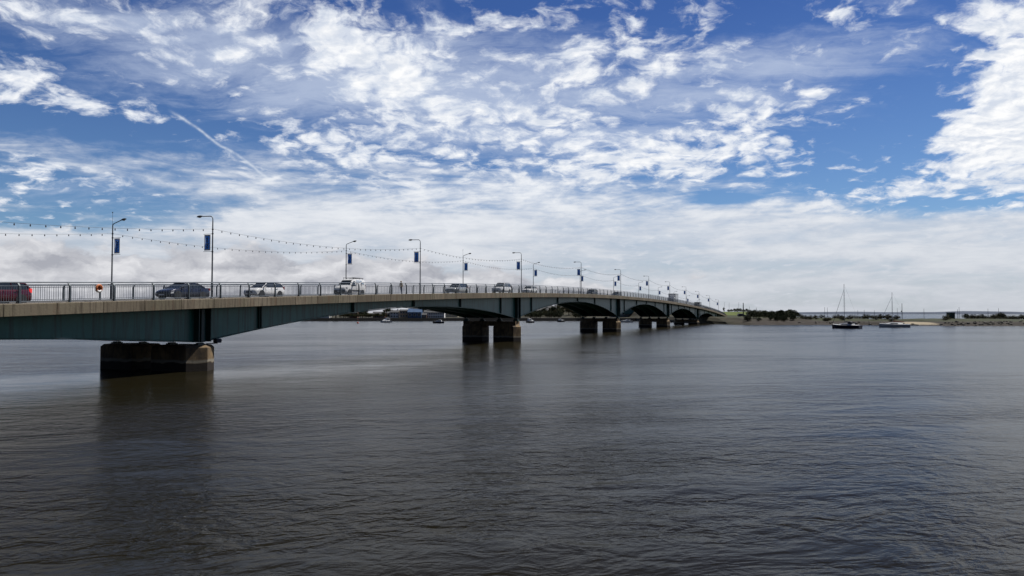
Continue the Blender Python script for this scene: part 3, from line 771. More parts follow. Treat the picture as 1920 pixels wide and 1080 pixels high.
# ------------------------------------------------------------------ pedestrian on the far footway
def person(t, d):
    root = thing('person', 'person in a tan top walking along the far footway behind the railing', 'person', bw(t, d, H(t)+.025), BR + math.pi)
    V = [(0,0,.98,.13,.11),(0,0,1.15,.14,.10),(.02,0,1.34,.165,.11),(.02,0,1.46,.09,.08),(.03,0,1.54,.055,.055),(.05,0,1.60,.075,.07),(.055,0,1.69,.088,.078),(.04,0,1.76,.05,.045),
         (.02,.17,1.42,.06,.06),(-.03,.23,1.15,.045,.045),(.08,.22,.92,.035,.035),(.10,.215,.84,.03,.018),
         (.02,-.17,1.42,.06,.06),(.10,-.23,1.16,.045,.045),(.24,-.20,.96,.035,.035),(.28,-.195,.89,.03,.018),
         (.02,.09,.88,.085,.085),(.14,.09,.50,.06,.06),(.10,.09,.10,.042,.042),(.24,.09,.05,.04,.03),
         (-.02,-.09,.88,.085,.085),(-.06,-.09,.50,.06,.06),(-.26,-.09,.13,.042,.042),(-.13,-.09,.05,.04,.03)]
    E = [(0,1),(1,2),(2,3),(3,4),(4,5),(5,6),(6,7),(2,8),(8,9),(9,10),(10,11),(2,12),(12,13),(13,14),(14,15),(0,16),(16,17),(17,18),(18,19),(0,20),(20,21),(21,22),(22,23)]
    n = len(V)
    for s, w0, base in ((1, 11, (.10,.215,.84)), (-1, 15, (.28,-.195,.89))):   # five fingers a hand
        for j, (o_, ln) in enumerate(((.032,.075),(.012,.09),(-.010,.085),(-.030,.065),(.045,.045))):
            V += [(base[0]+o_, base[1]-s*.004, base[2]-.035, .009, .009), (base[0]+o_*1.25+.015, base[1]-s*.014, base[2]-.035-ln*.6, .008, .008), (base[0]+o_*1.2+.02, base[1]-s*.03, base[2]-.03-ln, .007, .007)]
            k0 = len(V)-3; E += [(w0, k0), (k0, k0+1), (k0+1, k0+2)]
    me = bpy.data.meshes.new('body'); me.from_pydata([v[:3] for v in V], E, [])
    o = bpy.data.objects.new('body', me); col.objects.link(o)
    md = o.modifiers.new('skin', 'SKIN')
    if not me.skin_vertices: 
        bpy.context.view_layer.objects.active = o
    for i, v in enumerate(V):
        sv = me.skin_vertices[0].data[i]; sv.radius = (v[3], v[4]); sv.use_root = (i == 0)
    o.modifiers.new('sub', 'SUBSURF').levels = 1
    dg = bpy.context.evaluated_depsgraph_get()
    nm = bpy.data.meshes.new_from_object(o.evaluated_get(dg))
    bpy.data.objects.remove(o)
    nm.name = 'body'; nm.shade_smooth()
    skin = mat('skin', (.55, .34, .25), .55); top = mat('tan_top', (.48, .34, .16), .85); jean = mat('blue_trousers', (.05, .06, .10), .85); shoe = mat('dark_shoe', (.02, .02, .02), .6)
    for m_ in (skin, top, jean, shoe): nm.materials.append(m_)
    for p in nm.polygons:
        c = p.center
        p.material_index = 3 if c.z < .11 else 2 if c.z < 1.0 and abs(c.y) < .17 else 1 if .96 < c.z < 1.50 or (c.z < 1.5 and c.z > .97) else 0
    link('body', nm, root)
    MB().lathe([(.02, 1.80), (.08, 1.785), (.108, 1.73), (.112, 1.66), (.10, 1.60), (.07, 1.58)], 'z', 12, (.035, 0, 0)).build('hair', mat('sandy_hair', (.35, .24, .11), .8), root, smooth=True)
    MB().lathe([(.004, 0), (.02, -.03), (.004, -.035)], 'x', 6, (.17, 0, 1.67)).build('nose', skin, root)
person(t_at(751, 54.2), 54.1)

# ------------------------------------------------------------------ water
def water_fn(h, o, b):
    x, y, z = h.sep(o)
    wx, wy = x*math.cos(R(12)) + y*math.sin(R(12)), y*math.cos(R(12)) - x*math.sin(R(12))
    big = h.noise(h.vec(wx*.010, wy*.030), 1.0, 5, .6, .6)
    calm = h.smooth(big, .38, .60, .28, 1.1)
    # slick of slack water lying along the bridge
    off = y*.746 - x*.666 - 57.8 + (h.noise(h.vec(x*.05, y*.05), 1.0, 3, .5) - .5)*12.0 + (h.noise(h.vec(x*.35, y*.5), 1.0, 4, .6) - .5)*9.0
    slick = h.m('EXPONENT', off*off*-.035)*h.smooth(x, 40, -10)
    calm = calm*(1.0 - slick*.7)
    med = h.noise(h.vec(wx*.22, wy*.40), 1.0, 4, .55, .4)
    w1 = h.noise(h.vec(wx*1.05, wy*1.55), 1.0, 3, .55, .5)
    w2 = h.noise(h.vec(wx*3.3 + 3, wy*4.4), 1.0, 3, .55, .4)
    gust = h.lin(h.noise(h.vec(wx*.07, wy*.26), 1.0, 5, .62, .4), .34, .66, .25, 1.55)
    height = ((med - .5)*.17 + ((w1 - .5)*.088 + (w2 - .5)*.030)*gust) * calm
    bn = h.new('ShaderNodeBump'); bn.inputs['Strength'].default_value = 1.0; bn.inputs['Distance'].default_value = 1.0
    h.put(bn.inputs['Height'], height)
    h.t.links.new(bn.outputs[0], b.inputs['Normal'])
    h.put(b.inputs['Roughness'], .19 - slick*.05)
    b.inputs['IOR'].default_value = 1.125
    n = h.noise(h.vec(x*.03, y*.06), 1.0, 3, .5)
    return h.mix(n, (.010, .0085, .0045), (.015, .013, .0065))
M['water'] = mat('river_water', (.03, .025, .02), .16, fn=water_fn)
w = MB()
Wx, Wy = [-9000, -700, 0, 700, 9000], [-300, 0, 400, 1200, 9500]
for yy in Wy:
    for xx in Wx: w.v.append((xx, yy, 0.0))
for j in range(4):
    for i in range(4):
        a = j*5+i; w.f.append((a, a+1, a+6, a+5))
tag(w.build('water', 'water'), kind='structure')

# ------------------------------------------------------------------ land
def sstep(a, b, x):
    x = max(0, min(1, (x-a)/(b-a))); return x*x*(3-2*x)
def hash2(i, j):
    n = math.sin(i*127.1 + j*311.7)*43758.5453; return n - math.floor(n)
def vnoise(x, y):
    i, j = math.floor(x), math.floor(y); u, v = x-i, y-j; u = u*u*(3-2*u); v = v*v*(3-2*v)
    return (hash2(i, j)*(1-u)+hash2(i+1, j)*u)*(1-v) + (hash2(i, j+1)*(1-u)+hash2(i+1, j+1)*u)*v
def shore_y(X):
    pts = [(-700, 430), (-250, 462), (-60, 470), (40, 472), (76, 466), (84, 372), (89, 318), (96, 303), (128, 304), (150, 286), (160, 279), (200, 277), (280, 270), (500, 240)]
    for a, b in zip(pts, pts[1:]):
        if X <= b[0]:
            return a[1] + (b[1]-a[1])*max(0, (X-a[0])/(b[0]-a[0])) + (vnoise(X*.14, 3)-.5)*3.5*sstep(85, 100, X)
    return 240
def land_z(X, dd):
    Xe = X - .2*max(0, dd-20)
    n = vnoise(X*.12, dd*.12)-.5; n2 = vnoise(X*.5, dd*.5)-.5
    left = 1.75*sstep(-.6, .2, dd) + sstep(15, 150, dd)*(3.2 + 11*sstep(10, 60, X)*1.0 + 6*sstep(-150, -260, X)) + n*.5*sstep(4, 12, dd)
    bank = 1.0*sstep(-1, 5, dd) + 1.9*sstep(3, 22, dd) + 2.6*sstep(118, 140, dd) + n*.5 + n2*.25
    sand = math.exp(-((X-155)/6)**2)
    spit = (1.3*sstep(-1, 4 + 10*sand, dd) + .95*sstep(4 + 10*sand, 20, dd))*(1-sstep(46, 60, dd)) - 1.5*sstep(54, 62, dd) + (n*.7 + n2*.35)*(1-.8*sand)*sstep(0, 6, dd)
    a = sstep(76, 86, X); b = sstep(122, 142, Xe)
    z = left*(1-a) + bank*a
    return z*(1-b) + spit*b - .5*(1 - sstep(-3, -.6, dd))
def ground(X, Y): return land_z(X, Y - shore_y(X))
def land_fn(h, o, b):
    x, y, z = h.sep(o)
    n = h.noise(o, .35, 6, .65, dim='3D'); n2 = h.noise(o, 1.6, 5, .65, dim='3D')
    grass = h.mix(h.lin(n, .35, .65), (.020, .030, .007), (.040, .045, .013))
    dry = h.mix(h.lin(n2, .35, .65), (.026, .025, .010), (.046, .040, .018))
    grass = h.mix(h.lin(n2, .45, .75, 0, .6), grass, dry)
    grass = h.mix(h.smooth(x, 90, 110)*h.smooth(x, 160, 140)*h.smooth(z, 3.3, 3.9), grass, h.mix(n2, (.06, .10, .014), (.12, .14, .03)))
    grass = h.mix(h.smooth(x, 140, 150)*h.lin(n2, .35, .6)*.75, grass, (.026, .030, .010))
    mud = h.mix(h.lin(n2, .35, .65), (.015, .012, .009), (.038, .030, .021))
    wet = h.mix(h.lin(n2, .35, .65), (.014, .012, .010), (.045, .035, .028))
    lv = z + (n2 - .5)*.9
    c = h.mix(h.smooth(lv, .35, .7), wet, mud)
    c = h.mix(h.smooth(lv, 1.25, 1.65), c, grass)
    sd_ = h.m('EXPONENT', ((x-155)/5.5)*((x-155)/5.5)*-1.0)
    c = h.mix(h.lin(sd_*h.smooth(lv, .2, .45)*h.smooth(lv, 1.45, 1.1), .35, .6), c, (.32, .27, .19))
    slope = h.smooth(x, 84, 90)*h.smooth(x, 130, 122)*h.smooth(lv, 2.9, 2.5)*h.smooth(lv, .5, .8)
    c = h.mix(slope*.8, c, h.mix(h.lin(n2, .4, .62), (.015, .011, .008), (.042, .029, .021)))
    c = h.mix(h.smooth(x, 100, 88), c, h.mix(h.lin(n, .35, .65), (.018, .020, .009), (.05, .042, .02)))
    wall = h.smooth(x, 78, 74)*h.smooth(z, 1.9, 1.8)
    return h.mix(wall, c, (.018, .018, .018))
M['land'] = mat('shore_ground', (.1, .1, .05), .95, fn=land_fn, bump=.6, scale=1)
lm = MB()
XS = [-700+10*i for i in range(72)] + [20+2*i for i in range(0, 130)] + [280+10*i for i in range(22)]
XS = sorted(set(XS))
DS = [-4, -2.5, -1.5, -.6, -.2, .2, .8, 1.6, 2.6, 4, 5.5, 7, 9, 11, 13, 15, 18, 21, 24, 28, 32, 37, 42, 46, 50, 54, 58, 62, 70, 80, 90, 100, 110, 118, 124, 130, 136, 142, 155, 170, 190, 230]
for X in XS:
    ys = shore_y(X)
    for dd in DS: lm.v.append((X, ys+dd, land_z(X, dd)))
nd = len(DS)
for i in range(len(XS)-1):
    for j in range(nd-1):
        a = i*nd+j; lm.f.append((a, a+nd, a+nd+1, a+1))
tag(lm.build('shore', 'land', smooth=False), kind='structure')
# road carried on past the bridge
rd = MB(); rd.loft([[(q, 45.8, H(T_END)-.5-.4), (q, 45.8, H(T_END)-.2), (q, D_EDGE2-2, H(T_END)-.2), (q, D_EDGE2-2, H(T_END)-.9)] for q in frange(T_END+.05, T_END+110, 6)])
ro = rd.build('road', 'asphalt'); ro.rotation_euler = (0, 0, BR); tag(ro, kind='structure')
# far low hills beyond the sea
hm = MB()
def hill_strip(y0, x0, x1, hmax, seed, n=140):
    rows = []
    for i in range(n+1):
        X = x0 + (x1-x0)*i/n; e = min(1, i/8, (n-i)/8)
        hh = hmax*(.35 + .65*vnoise(i*.11+seed, seed))*e + .1
        rows.append([(X, y0, -1), (X, y0+120, hh*.6), (X, y0+350, hh), (X, y0+900, hh*.5), (X, y0+1100, -1)])
    hm.loft(rows, cap=True, closed=False)
hill_strip(5200, 900, 5200, 24, 3.3); hill_strip(5600, -4000, 900, 9, 8.1)
tag(hm.build('hills', mat('distant_hill', (.05, .068, .105), .95, vary=.25, scale=.004)), kind='structure')  # blue of the distance haze is put into the hill colour

# ------------------------------------------------------------------ vegetation
def leaf_mat(name, c0, c1, c2):
    m = bpy.data.materials.new(name); m.use_nodes = True; h = G(m.node_tree); b = m.node_tree.nodes['Principled BSDF']
    gi = h.new('ShaderNodeNewGeometry'); r_ = S(h, gi.outputs['Random Per Island'])
    oi = h.new('ShaderNodeObjectInfo'); r2 = S(h, oi.outputs['Random'])
    c = h.mix(r_, c0, c1); c = h.mix(h.lin(r2, 0, 1, 0, .55), c, c2)
    m.node_tree.links.new(c.k, b.inputs['Base Color']); b.inputs['Roughness'].default_value = .7; b.inputs['Specular IOR Level'].default_value = .25
    return m
LEAF = leaf_mat('dark_foliage', (.012, .022, .008), (.045, .062, .018), (.03, .028, .010))
LEAF2 = leaf_mat('olive_foliage', (.03, .035, .012), (.085, .08, .03), (.055, .040, .016))
BARK = mat('bark', (.05, .038, .028), .9)
def crown_mesh(name, blobs, n, leaf, m, seed):
    rnd = random.Random(seed); mb = MB()
    tot = sum(r**2 for *_, r in blobs)
    for x, y, z, r in blobs:
        for _ in range(int(n*r*r/tot)):
            v = Vector((rnd.gauss(0, 1), rnd.gauss(0, 1), rnd.gauss(0, 1))).normalized()*r*(rnd.random()**.45)
            v.z *= .8
            c = Vector((x, y, z)) + v
            a = Vector((rnd.gauss(0, 1), rnd.gauss(0, 1), rnd.gauss(0, .6))).normalized(); bb = a.orthogonal().normalized()
            bb = Matrix.Rotation(rnd.random()*6.28, 3, a) @ bb
            c2 = a.cross(bb); s = leaf*(.6 + rnd.random()*.8)
            k0 = len(mb.v); mb.v += [tuple(c + bb*s), tuple(c + c2*s*.6), tuple(c - bb*s), tuple(c - c2*s*.6)]
            mb.f.append((k0, k0+1, k0+2, k0+3))
    me = bpy.data.meshes.new(name); me.from_pydata(mb.v, [], mb.f); me.materials.append(m)
    return me
def tree_proto(name, cat, h_, w, n, leaf, m, seed, trunk=.28):
    rnd = random.Random(seed)
    r = thing(name, '-', cat, (0, 0, -50))
    mb = MB(); mb.tube([(0, 0, -.3), (.05, .02, h_*trunk), (.0, .1, h_*.65), (.1, .05, h_*.9)], [w*.05+.05, w*.04+.03, .05, .015], 7)
    blobs = [(0, 0, h_*.66, w*.36)]
    for i in range(8):
        a = i*2.4 + rnd.random(); rr = w*(.22+.14*rnd.random()); zz = h_*(trunk + .16 + .5*rnd.random())
        p = (math.cos(a)*rr, math.sin(a)*rr, zz)
        blobs.append((*p, w*(.17+.1*rnd.random())))
        mb.tube([(.02, .03, h_*(trunk+.05*rnd.random())), (p[0]*.6, p[1]*.6, zz*.85), p], [.06, .035, .012], 5)
    blobs.append((w*.05, 0, h_*.90, w*.18))
    mb.build('trunk', BARK, r)
    link('crown', crown_mesh('crown', blobs, n, leaf, m, seed), r)
    return r
T_round = tree_proto('tree', 'tree', 6.0, 5.0, 900, .26, LEAF, 1)
T_olive = tree_proto('tree', 'tree', 5.2, 5.2, 800, .26, LEAF2, 2)
T_bush = tree_proto('bush', 'bush', 3.0, 3.8, 700, .17, LEAF, 3, .08)
T_low = tree_proto('bush', 'bush', 1.3, 2.6, 380, .11, LEAF2, 4, .05)
T_tall = tree_proto('tree', 'tree', 8.0, 2.6, 700, .24, LEAF, 5, .12)
uset = set()
def plant(proto, px, Y, scale, label, group=None, rz=None):
    X = (px-960)/F*Y; z = ground(X, Y) - .15
    rz = random.random()*6.28 if rz is None else rz
    if proto.name in uset: o = dup(proto, (X, Y, z), rz, label, scale)
    else: uset.add(proto.name); o = proto; o.location = (X, Y, z); o.rotation_euler = (0, 0, rz); o['label'] = label; o.scale = (scale,)*3 if not isinstance(scale, tuple) else scale
    if group: o['group'] = group
    elif 'group' in o: del o['group']
    return o
rn = random.Random(11)
gW = 'bushes of the dark thicket right of the bridge end'
for i in range(42):
    px = 1407 + i*2.0 + rn.uniform(-1, 1); Y = rn.uniform(326, 342)
    hi = 1.0 - .12*sstep(1420, 1440, px)*(1-sstep(1452, 1466, px))
    plant(T_bush, px, Y, (1.15, 1.15, hi*rn.uniform(.72, 1.16)), 'dark green bush in the thicket on the bank right of the bridge end', gW)
for i in range(34):
    plant(T_bush, 1398+rn.uniform(0, 98), rn.uniform(311, 326), rn.uniform(.45, .85), 'low bush on the front slope below the dark thicket', 'low bushes below the thicket')
for px, Y, s in ((1366, 458, .55), (1371, 460, .6), (1377, 455, .7), (1383, 462, .8), (1388, 456, .75), (1394, 460, .65), (1400, 450, .7)):
    plant(T_bush, px, Y, s, 'small brownish bush along the top of the grassy bank', 'bushes on the grassy bank')
plant(T_tall, 1357, 455, (.6, .6, .42), 'narrow upright dark tree behind the end of the bridge')
for i in range(44):
    px = 1500 + i*6.4 + rn.uniform(-4, 4); 
    if 1690 < px < 1765: continue
    plant(T_low, px, rn.uniform(312, 328) - 22*sstep(1600, 1700, px), rn.uniform(.9, 1.5), 'low scrubby bush along the top of the low spit', 'scrub on the low spit')
for i in range(22):
    px = 1820 + i*5.5 + rn.uniform(-2, 2)
    plant(T_low, px, rn.uniform(300, 318), rn.uniform(1.0, 1.6), 'dense low bush at the right end of the spit', 'bushes at the right end of the spit')
plant(T_bush, 1811, 312, (.95, .95, .85), 'rounded dark bush just right of the green hut')
plant(T_bush, 1877, 312, (1.0, 1.0, 1.0), 'tallest dark bush near the right edge of the photo')
gF = 'trees along the far left shore'
for i in range(34):
    px = 566 + i*5.6 + rn.uniform(-3, 3); 
    p = (T_round, T_olive)[rn.random() < .6]
    s = rn.uniform(.55, .95) if px < 690 else rn.uniform(.38, .62)
    plant(p, px, rn.uniform(475.5, 500) if px < 715 else rn.uniform(490, 510), s, 'dark tree in the wooded strip on the far shore under the first arch', gF)
for i in range(34):
    px = 985 + i*3.6 + rn.uniform(-2, 2)
    plant((T_round, T_olive)[i % 3 > 0], px, rn.uniform(500, 580), rn.uniform(.6, 1.1), 'dark tree on the wooded hillside seen under the second arch', 'trees on the far hillside')
for i in range(22):
    plant((T_olive, T_olive, T_round)[i % 3], 640 + i*4.0, rn.uniform(474.5, 480), rn.uniform(.42, .62), 'brownish small tree close to the quay under the first arch', 'small trees along the far quay')
for i in range(46):
    plant(T_bush, 985 + rn.uniform(0, 115), rn.uniform(476, 560), rn.uniform(.9, 1.7), 'dark shrub on the wooded hillside seen under the second arch', 'shrubs on the far hillside')
for px, Y, s in ((722, 540, .75), (727, 538, .85), (733, 545, .7), (745, 520, .62), (752, 515, .85), (775, 540, .8), (795, 540, .9), (840, 540, .9), (860, 530, 1)):
    plant(T_round, px, Y, s, 'tree standing among the houses on the far shore', 'trees among the far houses')
for px, Y, s in ((1160, 520, .8), (1176, 530, .8), (1190, 525, .9), (1210, 520, 1), (1235, 515, .9)):
    plant(T_olive, px, Y, s, 'olive tree behind the grey sheds seen through the third arch', 'trees behind the grey sheds')

# ------------------------------------------------------------------ houses on the far shore
def house(px, Y, w, dp, hh, label, wallm, roofm='slate', gable=1.6, win=(3, 1), name='house', cat='house', rz=0.0):
    X = (px-960)/F*Y; z = ground(X, Y)
    r = thing(name, label, cat, (X, Y, z), rz)
    wl = MB(); hw, hd = w/2, dp/2
    wl.loft([[(x, -hd, -.8), (x, -hd, hh), (x, 0, hh+gable*.98), (x, hd, hh), (x, hd, -.8)] for x in (-hw, hw)])
    wl.build('wall', wallm, r)
    rf = MB(); o_ = .25
    rf.loft([[(x, -hd-o_, hh-.1), (x, 0, hh+gable), (x, hd+o_, hh-.1), (x, hd+o_, hh+.08), (x, 0, hh+gable+.2), (x, -hd-o_, hh+.08)] for x in (-hw-o_, hw+o_)])
    rr = rf.build('roof', M[roofm], r)
    if gable > 1: MB().box((hw-1.1, -.35, hh+gable-.3), (hw-.4, .35, hh+gable+1.1)).build('chimney', wallm, rr)
    nx, nz = win
    for j in range(nz):
        for i in range(nx):
            cx = -hw + w*(i+.5)/nx; cz = hh*(j+.55)/nz
            ww, wh = min(.9, w/nx*.35), min(.8, hh/nz*.3)
            fr = MB().box((cx-ww, -hd-.06, cz-wh), (cx+ww, -hd+.02, cz+wh)).build('window', 'banner_edge', r)
            MB().box((cx-ww*.8, -hd-.08, cz-wh*.8), (cx+ww*.8, -hd-.055, cz+wh*.8)).build('pane', 'glass', fr)
    return r
M['slate'] = mat('slate_roof', (.07, .072, .078), .8, vary=.3, scale=.8); M['bluewall'] = mat('blue_cladding', (.05, .10, .20), .6, vary=.2, scale=.6)
M['cream'] = mat('cream_render', (.66, .58, .42), .85); M['wwall'] = mat('white_render', (.80, .80, .79), .85); M['tanwall'] = mat('orange_render', (.55, .38, .22), .85)
M['brickwall'] = mat('brown_brick', (.13, .065, .045), .9); M['greywall'] = mat('grey_cladding', (.17, .20, .21), .7)
M['tealwall'] = mat('teal_cladding', (.05, .13, .13), .7)
house(609, 480, 7, 6, 2.4, 'small low white cottage far left under the first arch', 'wwall')
house(664, 490, 5, 6, 3.0, 'brown brick house with pale gable among the trees under the first arch', 'brickwall')
house(712, 492, 8, 6, 2.2, 'long brown brick terrace above the quay under the first arch', 'brickwall', win=(4, 1))
house(733, 484, 4, 6, 2.9, 'cream block left of the white house on the far quay', 'cream', gable=.9, win=(2, 1))
house(741, 482, 5, 6, 3.4, 'white house on the far quay above the small motor cruiser', 'wwall', gable=1.2, win=(3, 2))
house(761, 482, 6.5, 7, 4.3, 'cream and tan block of flats with tall windows left of the blue building', 'tanwall', gable=.8, win=(4, 2))
house(779, 480, 8.5, 9, 3.6, 'blue clad building with wide roof on the far quay', 'bluewall', 'bluewall', 2.2, (3, 1))
house(815, 484, 13, 7, 3.6, 'white terrace of houses on the far quay near the second pier', 'wwall', gable=1.3, win=(9, 2))
house(796, 480, 3.2, 5, 2.0, 'small red brick hut between the blue building and the white terrace', 'brickwall', gable=.9, win=(2, 1))
house(840, 520, 14, 7, 3.4, 'cream house higher on the far hill above the white terrace', 'cream', win=(4, 1))
house(1012, 545, 12, 7, 3.2, 'grey house half hidden on the hillside under the second arch', 'greywall', win=(4, 1))
house(1030, 560, 10, 7, 3.0, 'pale grey cottage on the wooded hillside under the second arch', 'greywall')
house(1168, 500, 9, 6, 7.5, 'tall grey clad shed seen through the third arch', 'greywall', gable=.8, win=(3, 2), name='shed', cat='shed')
house(1183, 498, 10, 6, 5.0, 'teal clad shed seen through the third arch', 'tealwall', gable=.8, win=(3, 1), name='shed', cat='shed')
# dark green hut on the spit
hx, hy = (1782-960)/F*300, 300
hut = thing('hut', 'square dark green hut standing alone on the low spit', 'hut', (hx, hy, ground(hx, hy)-.1), R(14))
GREEN = mat('hut_green', (.022, .055, .048), .7, vary=.3, scale=2)
MB().box((-1.05, -1.05, 0), (1.05, 1.05, 2.35)).build('wall', GREEN, hut, bevel=.02)
MB().box((-1.2, -1.2, 2.354), (1.2, 1.2, 2.5)).build('roof', 'slate', hut)
MB().box((-.4, -1.09, .1), (.4, -1.045, 1.95)).build('door', mat('hut_door', (.03, .045, .04), .7), hut)

# ------------------------------------------------------------------ boats
def hull(L, B, fb, draft=.35, n=14):
    rings = []
    for i in range(n+1):
        u = i/n; x = -L/2 + L*u
        b = B/2*(.78 + .22*math.sin(min(1, u/.45)*math.pi/2) if u < .45 else math.cos(((u-.45)/.55)**1.7*math.pi/2)) + .02
        sh = fb*(1 + .28*max(0, (u-.4)/.6)**2)
        xx = x + (.12*L*.6*((u-.85)/.15) if u > .85 else 0)*.2
        rings.append([(xx, -b, sh), (xx, -b*.94, sh*.45), (xx-.02*L*u, -b*.72, -draft*.3), (xx-.05*L*u, 0, -draft), (xx-.02*L*u, b*.72, -draft*.3), (xx, b*.94, sh*.45), (xx, b, sh)])
    return rings
def sailboat(px, py, L, B, mast, heading, label, hm_, stripe, cov, hood=True, rake=0):
    Y = EYE*F/(py-HZ); X = (px-960)/F*Y
    r = thing('sailboat', label, 'sailboat', (X, Y, 0), heading, None)
    MB().loft(hull(L, B, .95)).build('hull', hm_, r, smooth=True)
    k_ = hull(L, B*.97, .97)
    MB().loft([[(a[0][0]*.985, a[0][1]*.94, a[0][2]+.004), (a[0][0]*.985, 0, a[0][2]+.10), (a[-1][0]*.985, a[-1][1]*.94, a[-1][2]+.004), (a[0][0]*.985, 0, a[0][2]-.06)] for a in k_]).build('deck', 'hullwhite', r, smooth=True)
    c = MB(); c.loft([[(x*L, -w*B, .98), (x*L, -w*B*.5, .98+hh), (x*L, w*B*.5, .98+hh), (x*L, w*B, .98)] for x, w, hh in ((-.26, .36, .42), (-.12, .36, .66), (.02, .35, .70), (.18, .28, .46), (.34, .14, .08))])
    cr = c.build('coachroof', 'hullwhite', r, smooth=True)
    for s in (-1, 1):
        MB().loft([[(x, s*B*(y-.01), z), (x, s*B*(y-.045), z+.2), (x, s*B*(y-.01), z+.2), (x, s*B*(y+.025), z)] for x, y, z in ((-.09*L, .305, 1.16), (.14*L, .265, 1.12))]).build('window', 'glass', cr)
    mx = .06*L
    MB().tube([(mx, 0, .9), (mx-.1*rake, 0, mast)], [.075, .055], 8).build('mast', 'alu', r, smooth=True)
    mb = MB()
    for z, w in ((mast*.5, .55), (mast*.74, .42)): mb.tube([(mx, -w*B*.55, z-.05), (mx, 0, z), (mx, w*B*.55, z-.05)], .02, 5)
    mb.build('spreader', 'alu', r)
    MB().tube([(mx-.1, 0, 1.75), (-.36*L, 0, 1.7)], .06, 6).build('boom', 'alu', r)
    MB().tube([(mx-.12, 0, 1.9), (mx-.6, 0, 1.95), (-.2*L, 0, 1.88), (-.34*L, 0, 1.8)], [.14, .19, .15, .07], 8).build('sail_cover', cov, r, smooth=True)
    bow, stern = (.49*L, 0, 1.25), (-.49*L, 0, 1.0)
    MB().tube([bow, (mx, 0, mast*.88)], [.06, .03], 6).build('furled_jib', 'canvas' if cov == 'canvas' else 'alu', r)
    mb = MB(); mb.tube([stern, (mx, 0, mast)], .010, 4)
    for s in (-1, 1): mb.tube([(mx-.1, s*B*.46, 1.0), (mx, s*.35*B*.55, mast*.5), (mx, 0, mast*.9)], .010, 4)
    mb.build('rigging', 'alu', r)
    if hood:
        MB().loft([[(x*L, -w*B, .98), (x*L, -w*B*.8, 1.0+hh), (x*L, w*B*.8, 1.0+hh), (x*L, w*B, .98)] for x, w, hh in ((-.24, .30, .85), (-.15, .30, 1.15), (-.09, .29, .7))]).build('sprayhood', 'canvas', r, smooth=True)
    mb = MB()
    for s in (-1, 1):
        pts = [(x*L, s*B*w, 1.05) for x, w in ((-.47, .38), (-.2, .46), (.1, .46), (.3, .3), (.46, .08))]
        mb.tube([(p[0], p[1], p[2]+.55) for p in pts], .012, 4)
        for p in pts: mb.tube([(p[0], p[1], .95), (p[0], p[1], p[2]+.56)], .014, 4)
    mb.build('guard_rail', 'alu', r)
    return r
sailboat(1586, 615.5, 9.0, 3.0, 13.6, R(128), 'dark navy hulled sailboat with white deck, left of the two moored yachts', 'hullnavy', 'hullwhite', 'canvas')
sailboat(1676, 613.5, 9.2, 2.9, 11.5, R(168), 'pale grey hulled sailboat with red-brown sail cover, right of the two moored yachts', 'hullgrey', 'hullnavy', 'canvasred', hood=False)
def motorboat(px, py, L, B, label, hm_, heading, tall=1.3):
    Y = EYE*F/(py-HZ); X = (px-960)/F*Y
    r = thing('motorboat', label, 'motorboat', (X, Y, 0), heading)
    MB().loft(hull(L, B, .75, .25)).build('hull', hm_, r, smooth=True)
    MB().loft([[(x*L, -w*B, .72), (x*L, -w*B*.85, .72+hh), (x*L, w*B*.85, .72+hh), (x*L, w*B, .72)] for x, w, hh in ((-.30, .38, tall*.9), (-.05, .38, tall), (.08, .36, tall*.55), (.34, .22, .18))]).build('cabin', 'hullwhite', r, bevel=.04)
    for s in (-1, 1):
        MB().loft([[(x, s*B*.345, .72+tall*.45), (x, s*B*.325, .72+tall*.78), (x, s*B*.335, .72+tall*.78), (x, s*B*.37, .72+tall*.45)] for x in (-.26*L, -.02*L)]).build('window', 'glass', r)
    MB().loft([[(-.035*L, y, .72+tall*.96) , (.075*L, y, .72+tall*.58), (.085*L, y, .72+tall*.60), (-.03*L, y, .73+tall*.99)] for y in (-B*.28, B*.28)]).build('windscreen', 'glass', r)
    mb = MB()
    for s in (-1, 1): mb.tube([(.1*L, s*B*.42, 1.3), (.3*L, s*B*.3, 1.38), (.46*L, 0, 1.45)], .02, 5)
    mb.build('bow_rail', 'alu', r)
    MB().box((-L*.53, -.22, .1), (-L*.49, .22, .95)).build('outboard_motor', 'trim', r, bevel=.05)
motorboat(724, 604.6, 6.0, 2.5, 'white motor cruiser seen under the left part of the first arch', 'hullwhite', R(215), 1.7)
motorboat(822, 606, 5.2, 2.1, 'low motorboat with dark hull moored near the second pier', 'hullnavy', R(175), .9)
motorboat(995, 605, 4.6, 2.2, 'small white and blue boat just right of the second pier', 'hullnavy', R(35), 1.3)
motorboat(1052, 603.5, 4.2, 2.0, 'small dark boat with pale cabin under the middle of the second arch', 'trim', R(20), .9)
motorboat(1174, 604.5, 6.5, 2.4, 'long low white boat seen through the third arch', 'hullwhite', R(178), .9)
by = EYE*F/(606.5-HZ); bx = (671-960)/F*by
bu = thing('buoy', 'small red mooring buoy under the left part of the first arch', 'buoy', (bx, by, 0))
MB().lathe([(.25, -.3), (.5, .0), (.5, .35), (.3, .6), (.1, .7)], 'z', 12).build('float', mat('buoy_red', (.30, .03, .02), .5), bu, smooth=True)
MB().tube([(0, 0, .65), (0, 0, 1.6)], .05, 6).lathe([(.16, 1.5), (.16, 1.85), (.02, 1.95)], 'z', 8).build('top_mark', 'canvasred', bu)

